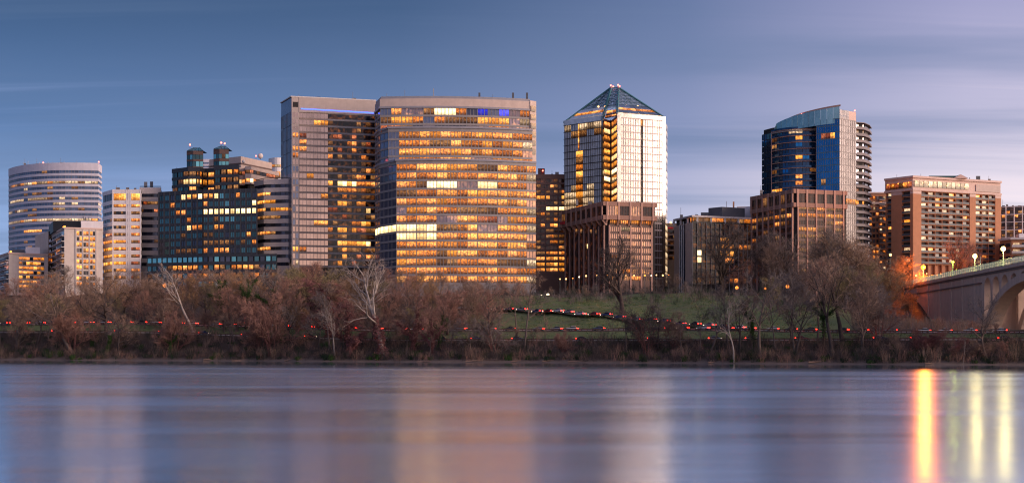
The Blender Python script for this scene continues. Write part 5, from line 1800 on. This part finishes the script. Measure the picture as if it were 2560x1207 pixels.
for which, line, lane, lift, gaps, dirn in (('slip road', slip_line, 0.0, 0.2, (5.4, 7.5), -1), ('upper road', upper_line, -0.6, 0.07, (6, 12), -1), ('lower road', lower_line, -0.6, 0.07, (10, 32), 1)):
    s = 8.0
    while True:
        q = along(line, s)
        if q is None:
            break
        s += rc.uniform(*gaps)
        (x, y), a = q
        nx, ny = math.sin(a), -math.cos(a)
        x, y = x + nx * lane, y + ny * lane
        px = CX + x / y * F
        if not (10 < px < 2550):
            continue
        if which == 'slip road' and px < 1190:
            continue
        paint = rc.choice(list(CARS))
        lab = f'{PN[paint]} car with lit tail lights, {which} below the {zone(px)}'
        place_car(paint, x, y, gz(x, y) + lift, a + (math.pi if dirn < 0 else 0), lab, f'cars on the {which}')

# ---------------------------------------------------------------- trees
def bark(name, col, var=0.25):
    m, t, b = new_mat(name)
    g = t.n('ShaderNodeNewGeometry')
    oi = t.n('ShaderNodeObjectInfo')
    n1 = t.noise(g.outputs['Position'], 0.8, 4, 0.65)
    c = t.mix(n1, tuple(v * (1 - var * 2) for v in col), tuple(v * (1 + var * 2) for v in col))
    c = t.mix(t.math('MULTIPLY', oi.outputs['Random'], 0.35), c, tuple(v * 0.45 for v in col))
    t.link(c, b.inputs['Base Color'])
    b.inputs['Roughness'].default_value = 0.9
    b.inputs['Specular IOR Level'].default_value = 0.15


bark('bark_grey', (0.170, 0.130, 0.115))
bark('bark_dark', (0.085, 0.065, 0.060))
bark('bark_white', (0.42, 0.355, 0.32), 0.32)
bark('bark_red', (0.195, 0.090, 0.083))
bark('twig_brown', (0.330, 0.220, 0.165))
bark('twig_red', (0.370, 0.205, 0.160))
bark('twig_rust', (0.380, 0.230, 0.125))
bark('twig_olive', (0.290, 0.235, 0.120))
bark('twig_grey', (0.250, 0.205, 0.190))
bark('twig_dark', (0.120, 0.095, 0.090))
bark('twig_white', (0.37, 0.295, 0.26), 0.25)
bark('vine_red', (0.250, 0.110, 0.105))
bark('ivy_leaf', (0.060, 0.112, 0.033), 0.3)
bark('evergreen', (0.033, 0.057, 0.033), 0.3)
TWIG_WORD = {'twig_brown': 'brown', 'twig_red': 'reddish', 'twig_rust': 'rusty orange', 'twig_olive': 'olive', 'twig_grey': 'grey', 'twig_dark': 'dark', 'twig_white': 'white', 'vine_red': 'vine-red'}


def rand_unit(r):
    while True:
        v = Vector((r.uniform(-1, 1), r.uniform(-1, 1), r.uniform(-1, 1)))
        if 0.05 < v.length < 1:
            return v.normalized()


def grow_tree(seed, H=20.0, fork=0.3, n1=9, n2=7, n3=7, n4=3, pitch=(35, 65), gnarl=0.18, lift=0.25, lean=(0, 0), r0=0.42, l1=0.55, tw=0.05, stems=1, droop=0.0, twl=1.0):
    """bare tree of height about H: returns wood (trunk, limbs, branches) and twigs as (verts, faces), and the trunk paths"""
    r = random.Random(seed)
    wv, wf, tv, tf, paths = [], [], [], [], []

    def path(p, d, L, n, wob, up):
        pts = [p.copy()]
        d = d.normalized()
        for i in range(n):
            d = (d + rand_unit(r) * wob + Vector((0, 0, up))).normalized()
            p = p + d * (L / n)
            pts.append(p.copy())
        return pts, d

    def ribbon3(pts, w0, w1):
        base = len(tv)
        n = len(pts)
        side = (pts[-1] - pts[0]).cross(rand_unit(r))
        if side.length < 1e-6:
            return
        side.normalize()
        for i, q in enumerate(pts):
            ww = w0 + (w1 - w0) * i / (n - 1)
            a, b_ = q - side * ww * .5, q + side * ww * .5
            tv.append((a.x, a.y, a.z))
            tv.append((b_.x, b_.y, b_.z))
        for i in range(n - 1):
            tf.append((base + 2 * i, base + 2 * i + 1, base + 2 * i + 3, base + 2 * i + 2))

    def kids(pts, f0, cnt):
        n = len(pts) - 1
        for k in range(cnt):
            f = f0 + (1 - f0) * (k + r.random()) / cnt
            s = min(n - 1e-4, f * n)
            i = int(s)
            yield f, pts[i].lerp(pts[i + 1], s - i), (pts[i + 1] - pts[i]).normalized()

    def off(d, amin, amax):
        s = d.cross(rand_unit(r))
        s.normalize()
        a = math.radians(r.uniform(amin, amax))
        return (d * math.cos(a) + s * math.sin(a)).normalized()

    for st in range(stems):
        d0 = Vector((lean[0] + (r.uniform(-.45, .45) if stems > 1 else r.uniform(-.05, .05)), lean[1] + (r.uniform(-.3, .3) if stems > 1 else 0), 1)).normalized()
        Hs = H * (1 if st == 0 else r.uniform(0.6, 0.95))
        tp, _ = path(Vector((r.uniform(-.5, .5) * (stems > 1), r.uniform(-.5, .5) * (stems > 1), -0.6)), d0, Hs * 0.82, 8, gnarl * 0.55, 0.05)
        rad = [r0 * Hs / H * (1.25 if i == 0 else 1 - 0.86 * i / 8) for i in range(9)]
        tube(wv, wf, tp, rad, 7)
        paths.append((tp, rad))
        for f, p, d in kids(tp, fork, n1 if stems == 1 else max(3, n1 // 2)):
            L = Hs * l1 * (1.05 - 0.62 * f) * r.uniform(0.75, 1.15)
            d1 = off(d, *pitch)
            d1.z = max(d1.z, 0.05 - droop)
            lp, _ = path(p, d1, L, 5, gnarl, lift * 0.4 - droop * .1)
            lr = r0 * Hs / H * max(0.24, 0.72 * (1 - f))
            tube(wv, wf, lp, [lr * (1 - 0.8 * i / 5) for i in range(6)], 5)
            paths.append((lp, [lr * (1 - 0.8 * i / 5) for i in range(6)]))
            for f2, p2, d2 in kids(lp, 0.22, n2):
                L2 = L * 0.50 * (1.1 - 0.5 * f2) * r.uniform(0.7, 1.2)
                bp_, _ = path(p2, off(d2, 25, 62), L2, 3, gnarl, lift * .35 - droop * .2)
                br_ = lr * 0.46 * (1.1 - 0.5 * f2)
                tube(wv, wf, bp_, [max(0.02, br_ * (1 - 0.75 * i / 3)) for i in range(4)], 3)
                for f3, p3, d3 in kids(bp_, 0.15, n3):
                    L3 = max(0.7, L2 * 0.48) * r.uniform(0.7, 1.2) * twl
                    t3, _ = path(p3, off(d3, 20, 58), L3, 2, gnarl, lift * .3 - droop * .4)
                    ribbon3(t3, tw * 1.25, tw * 0.6)
                    for f4, p4, d4 in kids(t3, 0.2, n4):
                        t4, _ = path(p4, off(d4, 18, 55), max(0.6, L3 * 0.7) * r.uniform(.7, 1.2), 1, gnarl, lift * .3 - droop * .4)
                        ribbon3(t4, tw * 0.8, tw * 0.4)
    return (wv, wf), (tv, tf), paths


def leaf_sleeve(seed, paths, which, count, spread, size, f0=0.0, f1=0.8):
    """small leaves clustered round some of the trunk paths"""
    r = random.Random(seed)
    vs, fs = [], []
    for k in which:
        if k >= len(paths):
            continue
        pts, rad = paths[k]
        n = len(pts) - 1
        for _ in range(count):
            s = min(n - 1e-3, r.uniform(f0, f1) * n)
            i = int(s)
            p = pts[i].lerp(pts[i + 1], s - i)
            clump = 0.6 + 0.6 * math.sin(s * 3.1 + k)
            p = p + rand_unit(r) * (rad[i] + spread * r.random() * max(0.25, clump))
            a, b_ = rand_unit(r), rand_unit(r)
            sz = size * r.uniform(.6, 1.3)
            o = len(vs)
            for u, v in ((-1, -.6), (1, -.6), (1, .6), (-1, .6)):
                q = p + a * u * sz * .5 + b_ * v * sz * .5
                vs.append((q.x, q.y, q.z))
            fs.append((o, o + 1, o + 2, o + 3))
    return vs, fs


PROTO = {}


def proto(key, bark_m, twig_m, sleeve=None, **kw):
    w_, tw_, paths = grow_tree(**kw)
    PROTO[key] = dict(H=max(v[2] for v in tw_[0]) if tw_[0] else kw['H'], wood=mesh('trunk', w_[0], w_[1], bark_m, None, True), twigs=mesh('crown', tw_[0], tw_[1], twig_m), sleeve=None)
    if sleeve:
        sv, sf = leaf_sleeve(kw['seed'] + 5, paths, *sleeve[1:])
        PROTO[key]['sleeve'] = mesh('ivy', sv, sf, sleeve[0])


proto('oval1', 'bark_grey', 'twig_brown', seed=1, H=20, fork=.28, n1=11, n2=8, n3=8, n4=3, pitch=(30, 55))
proto('oval2', 'bark_grey', 'twig_brown', seed=2, H=20, fork=.22, n1=12, n2=8, n3=8, n4=3, pitch=(30, 60), gnarl=.22)
proto('spread1', 'bark_dark', 'twig_brown', seed=3, H=18, fork=.24, n1=11, n2=9, n3=8, n4=3, pitch=(45, 75), l1=.68, r0=.5, gnarl=.24)
proto('spread2', 'bark_dark', 'twig_brown', seed=14, H=18, fork=.2, n1=12, n2=9, n3=8, n4=3, pitch=(40, 78), l1=.7, r0=.5, gnarl=.26, lean=(.12, 0))
proto('fine1', 'bark_grey', 'twig_brown', seed=5, H=18, fork=.12, n1=13, n2=8, n3=9, n4=4, pitch=(25, 48), l1=.6, r0=.3, tw=.048)
proto('multi1', 'bark_grey', 'twig_brown', seed=6, H=14, fork=.12, n1=12, n2=6, n3=8, n4=4, pitch=(22, 50), l1=.5, r0=.2, stems=4, tw=.048)
proto('multi2', 'bark_red', 'twig_red', seed=7, H=11, fork=.08, n1=12, n2=6, n3=8, n4=4, pitch=(25, 65), l1=.6, r0=.16, stems=5, tw=.048, gnarl=.28)
proto('oak', 'bark_dark', 'twig_dark', seed=8, H=22, fork=.18, n1=15, n2=10, n3=9, n4=4, pitch=(38, 70), l1=.66, r0=.85, gnarl=.16, lift=.35, tw=.06)
proto('thin1', 'bark_grey', 'twig_grey', seed=9, H=17, fork=.4, n1=9, n2=5, n3=5, n4=4, pitch=(30, 60), l1=.42, r0=.24, gnarl=.22)
proto('lean1', 'bark_grey', 'twig_brown', seed=10, H=18, fork=.35, n1=9, n2=7, n3=6, n4=4, pitch=(30, 65), lean=(-.55, 0), gnarl=.22)
proto('lean2', 'bark_dark', 'twig_grey', seed=11, H=18, fork=.35, n1=8, n2=6, n3=6, n4=4, pitch=(30, 65), lean=(.5, 0), gnarl=.26)
proto('syc1', 'bark_white', 'twig_white', seed=22, H=26, fork=.42, n1=13, n2=6, n3=4, n4=2, pitch=(24, 62), l1=.62, r0=.62, gnarl=.26, lift=.30, tw=.05, sleeve=('vine_red', [0], 2600, .9, .35, 0.0, .52))
proto('syc2', 'bark_white', 'twig_white', seed=23, H=18, fork=.45, n1=8, n2=5, n3=4, n4=2, pitch=(25, 55), l1=.5, r0=.34, gnarl=.28, lean=(-.22, 0), lift=.25, tw=.045)
proto('dead1', 'bark_white', 'twig_white', seed=29, H=15, fork=.38, n1=8, n2=4, n3=3, n4=2, pitch=(25, 60), l1=.42, r0=.26, gnarl=.42, tw=.045)
proto('ivy1', 'bark_dark', 'twig_brown', seed=25, H=19, fork=.34, n1=8, n2=6, n3=6, n4=4, pitch=(30, 60), gnarl=.26, sleeve=('ivy_leaf', [0, 1, 2, 3, 4, 5, 6], 520, .75, .32, 0.0, .75))
proto('ivy2', 'bark_dark', 'twig_grey', seed=26, H=17, fork=.4, n1=7, n2=6, n3=6, n4=4, pitch=(25, 55), gnarl=.22, lean=(.12, 0), sleeve=('ivy_leaf', [0, 1, 2], 1100, .7, .32, 0.0, .85))
proto('vine1', 'bark_red', 'vine_red', seed=27, H=17, fork=.15, n1=12, n2=8, n3=9, n4=4, pitch=(20, 55), l1=.42, r0=.4, droop=.5, lift=0.0, tw=.05, sleeve=('vine_red', [0, 1, 2, 3], 1500, 1.0, .4, 0.0, .95))
proto('vine2', 'bark_red', 'twig_red', seed=28, H=19, fork=.25, n1=10, n2=8, n3=8, n4=3, pitch=(30, 70), l1=.5, r0=.4, droop=.3, lift=0.1, sleeve=('vine_red', [0, 1, 2], 1700, .8, .38, 0.0, .8))

tree_count = {}


def tree(key, px, d, top_py, twig=None, label=None, group=None, rot=None, wide=1.0, base=None, rnd=random.Random(99)):
    """plant a copy of a prototype; its height is set so that its top reaches photograph row top_py"""
    if base is None:
        x, Y, z = at_depth(px, d)
    else:
        x, Y, z = base
    pr = PROTO[key]
    h = max(4.0, Z(top_py, Y) - z) * 1.06
    s = h / pr['H']
    t_ = thing('bare_tree', label or 'x', 'tree', (x, Y, z), group)
    t_.rotation_euler = (0, 0, rot if rot is not None else rnd.uniform(0, 6.283))
    t_.scale = (s * wide, s * wide, s)
    obj('trunk', pr['wood'], t_)
    c_ = obj('crown', pr['twigs'], t_)
    if twig:
        c_.material_slots[0].link = 'OBJECT'
        c_.material_slots[0].material = MATS[twig]
    if pr['sleeve']:
        obj('ivy', pr['sleeve'], t_)
    if label is None:
        wrd = TWIG_WORD.get(twig or pr['twigs'].materials[0].name, 'brown')
        size = 'tall' if h > 19 else ('small' if h < 11 else 'mid-sized')
        if pr['sleeve']:
            wrd = ('ivy-clad ' if key.startswith('ivy') else 'vine-hung ') + wrd
        if key.startswith('lean'):
            wrd = 'leaning ' + wrd
        where = "at the waterside" if d < 12 else ('by lower road' if d < 33 else ('by upper road' if d < 60 else ('on the slope' if d < 120 else 'on the hilltop')))
        t_['label'] = f'{size} {wrd} tree {where} below the {zone(px)}'
    if not group:
        t_['group'] = 'bare trees along the river bank'
    return t_


# trees one can pick out in the photograph: key, column, metres behind the shore, top row
tree('syc1', 955, 4, 628, label='great white sycamore with red vine on its trunk, right of the black glass', rot=2.2, wide=1.15)
tree('syc2', 487, 26, 660, label='slender white-barked tree leaning left before the dark teal block', rot=0.0, wide=1.2)
tree('syc2', 840, 5, 770, label='low white branching tree among red vines below the black glass slab', rot=1.0)
tree('dead1', 1836, 2, 752, label='white trunk with few branches standing at the water below the oaks', rot=0.7, wide=.8)
tree('dead1', 2408, 1.5, 850, label='short pale dead stub at the water below the bridge', rot=2.0, wide=.35)
tree('lean1', 185, 10, 690, 'twig_brown', 'long trunk leaning left over the bank below the black-topped apartments', rot=0.0, wide=1.2)
tree('spread1', 265, 22, 668, 'twig_brown', 'dark crooked tree with wide limbs below the white ribbon-window office', rot=1.2, wide=1.1)
tree('oak', 1556, 76, 588, None, 'large dark oak on the grass before the flared brown block', rot=0.4)
tree('oak', 1800, 150, 546, None, 'large dark oak on the hill before the low dark office', rot=2.4, wide=1.1)
tree('oak', 2085, 150, 560, 'twig_brown', 'large brown-crowned tree on the hill before the blue glass tower', rot=4.0, wide=1.15)
tree('oak', 1960, 170, 575, 'twig_grey', 'large greyish tree on the hill before the brown ribbed block', rot=5.2, wide=1.1)
tree('fine1', 1900, 170, 590, 'twig_dark', 'dark fine-twigged tree between the oaks before the brown ribbed block', rot=1.2, wide=1.0)
tree('oak', 2390, 270, 585, 'twig_red', 'round reddish tree behind the bridge railing before the brick hotel', rot=3.0, wide=1.0)
tree('thin1', 1310, 14, 660, 'twig_brown', 'tall thin tree before the right half of the curved tower', rot=0.5)
tree('thin1', 1290, 30, 690, 'twig_red', 'thin reddish tree left of the tall thin one below the curved tower', rot=2.5)
tree('ivy1', 560, 34, 672, None, 'ivy-clad forked tree before the dark teal block, first of three', rot=0.3)
tree('ivy1', 615, 36, 668, None, 'ivy-clad forked tree before the dark teal block, second of three', rot=2.8)
tree('ivy2', 690, 34, 665, None, 'ivy-clad tree before the dark teal block, third and nearest the tan slab', rot=2.0)
tree('ivy2', 265, 7, 800, None, 'low ivy-clad stem by the water below the white ribbon-window office', rot=0.5, wide=1.2)
tree('ivy2', 425, 6, 800, None, 'low ivy-clad stem leaning by the water below the dark teal block', rot=1.5, wide=1.3)
tree('ivy2', 1098, 14, 740, 'twig_red', 'ivy-clad reddish tree left of the road bend below the curved tower', rot=1.1)
tree('ivy2', 1890, 13, 730, 'twig_grey', 'ivy-clad slim tree right of the white trunk at the water', rot=3.1)
tree('ivy2', 2060, 20, 700, 'twig_grey', 'ivy-clad slim tree on the bank below the blue glass tower', rot=4.1)
tree('vine1', 830, 30, 690, None, 'mound of dark red vines hanging on a tree below the black glass', rot=.3, wide=1.7)
tree('vine1', 875, 8, 745, None, 'dark red vine column by the water left of the white sycamore', rot=1.3, wide=1.2)
tree('vine2', 1030, 12, 735, None, 'vine-hung reddish tree at the water right of the white sycamore', rot=2.0)
tree('vine2', 1080, 9, 770, None, 'vine-hung red stem by the water below the left half of the curved tower', rot=0.9)
tree('lean2', 1985, 8, 745, 'twig_grey', 'slanting dark trunk at the water below the brown ribbed block', rot=0.2)
tree('lean1', 1245, 10, 715, 'twig_red', 'reddish tree leaning left at the water below the curved tower', rot=0.2)
tree('lean1', 2470, 6, 740, 'twig_grey', 'crooked grey tree leaning left before the bridge arch', rot=0.1)
tree('spread2', 2150, 34, 690, 'twig_grey', 'grey spreading tree on the bank below the round balconies', rot=0.1, wide=.9)
tree('fine1', 2255, 220, 640, 'twig_rust', 'tree glowing orange under the sodium lamp at the bridge end', rot=0.1, wide=1.1, base=(X(2255, 574), 574, gz(X(2255, 574), 574)))
tree('multi1', 2272, 200, 730, 'twig_rust', 'bush glowing orange below the bridge end', rot=0.8, wide=1.5, base=(X(2272, 560), 560, gz(X(2272, 560), 560)))

# the thicket: rows of trees whose tops follow the photograph's tree line
top_px = [-50, 60, 130, 250, 350, 450, 560, 650, 720, 800, 900, 960, 1050, 1130, 1220, 1330, 1420, 1480, 1600, 1700, 1760, 1900, 2000, 2100, 2160, 2200, 2225, 2250, 2330, 2450, 2620]
top_py = [705, 690, 672, 690, 672, 690, 668, 672, 660, 655, 652, 665, 672, 690, 690, 702, 722, 720, 700, 690, 668, 620, 600, 570, 575, 640, 745, 765, 780, 790, 800]
rt = random.Random(2024)
kinds_bank = ['oval1', 'oval2', 'spread1', 'spread2', 'fine1', 'multi1', 'vine2', 'lean1', 'lean2', 'thin1', 'fine1', 'multi1']
twigs_all = ['twig_brown', 'twig_red', 'twig_rust', 'twig_olive', 'twig_grey', 'twig_brown', 'twig_red']


def fill(px0, px1, step, d0, d1, drop0, drop1, kinds, twigs, wide=(.9, 1.25)):
    px = px0
    while px < px1:
        p_ = px + rt.uniform(-.4, .4) * step
        tp = float(np.interp(p_, top_px, top_py)) + rt.uniform(drop0, drop1)
        d = rt.uniform(d0, d1)
        tree(rt.choice(kinds), p_, d, tp, rt.choice(twigs), None, None, rt.uniform(0, 6.28), rt.uniform(*wide))
        px += step


WARM = ['twig_brown', 'twig_red', 'twig_rust', 'twig_olive', 'twig_brown']
COOL = ['twig_grey', 'twig_brown', 'twig_dark', 'twig_grey', 'twig_red']
fill(-20, 1260, 32, 70, 110, -14, 20, ['oval1', 'oval2', 'fine1', 'spread1', 'fine1'], ['twig_brown', 'twig_grey', 'twig_red'])
fill(-20, 1240, 38, 48, 66, 0, 50, ['fine1', 'oval2', 'multi1', 'spread2'], WARM)
fill(-20, 1230, 52, 28, 36, 30, 100, ['multi1', 'fine1', 'multi2', 'oval1'], WARM, (1.0, 1.4))
fill(-20, 1240, 50, 5, 16, 50, 130, ['multi2', 'thin1', 'multi1', 'spread1', 'lean2', 'thin1', 'lean1'], ['twig_red', 'twig_brown', 'twig_brown', 'twig_grey'], (.8, 1.2))
fill(1250, 1520, 36, 5, 17, 40, 120, ['thin1', 'multi2', 'lean2', 'thin1', 'multi1'], ['twig_red', 'twig_brown', 'twig_grey'], (.8, 1.1))
fill(1250, 1540, 34, 112, 145, -8, 24, ['fine1', 'multi1', 'oval1'], COOL)
fill(1540, 1960, 34, 5, 17, 30, 110, ['thin1', 'multi2', 'lean2', 'thin1', 'multi1', 'lean1'], COOL, (.8, 1.1))
fill(1430, 1760, 22, 118, 160, -12, 22, ['fine1', 'oval1', 'oval2', 'multi1'], ['twig_dark', 'twig_grey', 'twig_brown'])
fill(1740, 2200, 22, 150, 205, -10, 60, ['oval1', 'fine1', 'oval2', 'spread1'], ['twig_brown', 'twig_red', 'twig_grey', 'twig_dark'])
fill(1950, 2195, 26, 60, 115, 60, 130, ['fine1', 'oval1', 'multi1', 'oval2'], ['twig_grey', 'twig_brown', 'twig_olive', 'twig_red'])
fill(1960, 2560, 40, 6, 34, 40, 110, ['oval1', 'thin1', 'multi2', 'lean2', 'thin1', 'multi1', 'fine1'], ['twig_grey', 'twig_red', 'twig_brown'], (.8, 1.1))
fill(2200, 2460, 34, 60, 150, 20, 60, ['multi1', 'fine1', 'multi2'], ['twig_brown', 'twig_red', 'twig_rust'], (1.0, 1.4))
fill(2300, 2560, 34, 5, 17, 45, 90, ['multi2', 'multi1'], ['twig_red', 'twig_brown', 'vine_red'], (1.0, 1.4))


# ---------------------------------------------------------------- brush along the bank, driftwood
def brush(name, n, d0, d1, hmin, hmax, mats, seed, per=26, pxr=(-120, 2700), tw=0.05, label=None):
    """a mass of thin arching stems nobody could count"""
    r = np.random.default_rng(seed)
    px = r.uniform(*pxr, n)
    d = r.uniform(d0, d1, n)
    u = (px - CX) / F
    Y = np.full(n, 400.0)
    for _ in range(25):
        Y = shore(u * Y) + d
    x = u * Y
    z = ground_z(x, Y)
    hh = r.uniform(hmin, hmax, n) * (0.55 + 0.6 * (0.5 + 0.5 * np.sin(x * 0.21 + 1.3) * np.sin(x * 0.057)))
    N = n * per
    cx, cyy, cz, ch = (np.repeat(a, per) for a in (x, Y, z, hh))
    mi = np.repeat(r.integers(0, len(mats), n), per)
    ang = r.uniform(0, 2 * np.pi, N)
    out = r.uniform(0.1, 0.75, N)
    L = ch * r.uniform(0.5, 1.15, N)
    p0 = np.stack([cx + r.normal(0, .5, N), cyy + r.normal(0, .5, N), cz - 0.1], -1)
    # start some of the twigs part-way up the clump
    start = r.uniform(0, .6, N) * (r.random(N) < .7)
    p0[:, 2] += start * ch
    p0[:, 0] += np.cos(ang) * out * start * ch * .6
    p0[:, 1] += np.sin(ang) * out * start * ch * .6
    L = L * (1 - start * .7)
    p1 = p0 + np.stack([np.cos(ang) * out * L * .45, np.sin(ang) * out * L * .45, L * .6], -1)
    p2 = p1 + np.stack([np.cos(ang) * out * L * .6, np.sin(ang) * out * L * .6, L * .4 * (1 - out)], -1)
    sa = r.uniform(0, np.pi, N)
    side = np.stack([np.cos(sa), np.sin(sa) * .5, r.uniform(-.4, .4, N)], -1)
    wv = (tw * r.uniform(.6, 1.3, N))[:, None]
    V = np.stack([p0 - side * wv * .6, p0 + side * wv * .6, p1 - side * wv * .45, p1 + side * wv * .45, p2 - side * wv * .2, p2 + side * wv * .2], 1).reshape(-1, 3)
    k = np.arange(N) * 6
    Fc = np.concatenate([np.stack([k, k + 1, k + 3, k + 2], -1), np.stack([k + 2, k + 3, k + 5, k + 4], -1)])
    me = bpy.data.meshes.new(name)
    me.vertices.add(len(V))
    me.vertices.foreach_set('co', V.astype(np.float32).ravel())
    me.loops.add(Fc.size)
    me.loops.foreach_set('vertex_index', Fc.astype(np.int32).ravel())
    me.polygons.add(len(Fc))
    me.polygons.foreach_set('loop_start', np.arange(len(Fc), dtype=np.int32) * 4)
    for m in mats:
        me.materials.append(MATS[m])
    me.polygons.foreach_set('material_index', np.concatenate([mi, mi]).astype(np.int32))
    me.update(calc_edges=True)
    return tag(obj(name, me), label, 'undergrowth', None, 'stuff')


brush('undergrowth', 3000, 1.5, 18.5, 1.6, 5.2, ['twig_dark', 'twig_brown', 'twig_dark', 'bark_dark', 'twig_red', 'bark_dark', 'twig_dark', 'evergreen'], 1, 30, label='tangled brown brush covering the river bank')
brush('undergrowth', 700, 47, 75, 1.5, 4.5, ['twig_brown', 'twig_grey', 'twig_red'], 2, 30, (-120, 1190), label='brown scrub behind the upper road on the left')
brush('undergrowth', 700, 95, 170, 1.5, 5.0, ['twig_dark', 'twig_grey', 'evergreen'], 3, 30, (1200, 2300), label='dark scrub along the top of the grass slope')
brush('undergrowth', 500, 52, 190, 2, 6, ['twig_brown', 'twig_red', 'twig_grey'], 4, 30, (2130, 2480), label='scrub on the low ground by the bridge wall')
brush('ivy_clumps', 260, 1.5, 17, .8, 3.0, ['ivy_leaf', 'evergreen'], 5, 60, (-50, 2650), 0.16, label='dark green ivy patches among the bank brush')

brush('grass_tufts', 5200, 47, 128, .25, .7, ['grass_blade', 'ivy_leaf', 'grass_blade', 'twig_olive'], 6, 9, (1180, 2080), 0.14, label='rough tufts in the green grass slope')
brush('grass_tufts', 2600, 27.5, 36.5, .2, .55, ['grass_blade', 'ivy_leaf', 'grass_blade', 'twig_olive'], 7, 9, (-60, 2620), 0.14, label='rough tufts in the grass strip between the roads')

rd = random.Random(31)
for k in range(16):
    px = [60, 190, 330, 520, 600, 720, 1060, 1185, 1230, 1290, 1370, 1440, 1560, 1780, 2040, 2330][k]
    x, Y, z = at_depth(px, rd.uniform(0.6, 2.6))
    L = rd.uniform(2.5, 7)
    a = rd.uniform(-.5, .5)
    pts, q = [], Vector((-L / 2 * math.cos(a), -L / 2 * math.sin(a), 0.15))
    for i in range(5):
        pts.append(q.copy())
        q = q + Vector((math.cos(a) * L / 4, math.sin(a) * L / 4, rd.uniform(-.12, .22)))
    vs, fs = [], []
    rr = rd.uniform(.14, .3)
    tube(vs, fs, pts, [rr, rr * .95, rr * .8, rr * .6, rr * .3], 6)
    for i in (1, 2, 3):
        e = pts[i] + Vector((rd.uniform(-.8, .8), rd.uniform(-.5, .5), rd.uniform(.3, 1.2)))
        tube(vs, fs, [pts[i], pts[i].lerp(e, .5) + Vector((0, 0, .1)), e], [rr * .4, rr * .3, rr * .1], 4)
    tag(obj('driftwood_log', mesh('driftwood_log', vs, fs, 'driftwood'), None, (x, Y, z)), f'pale driftwood log on the shore below the {zone(px)}', 'log', 'driftwood along the shore')


# things that would share a label are told apart by their order from the left
ORD = ['leftmost', 'second from left', 'third from left', 'fourth from left', 'fifth from left', 'sixth from left', 'seventh from left', 'eighth from left', 'ninth from left']
same = {}
for o in list(scene.objects):
    if o.parent is None and o.get('label') and o.get('group'):
        same.setdefault(o['label'], []).append(o)
for lab_, os_ in same.items():
    if len(os_) > 1:
        for o, w_ in zip(sorted(os_, key=lambda q: q.location.x / q.location.y), ORD):
            o['label'] = f'{lab_}, {w_}'
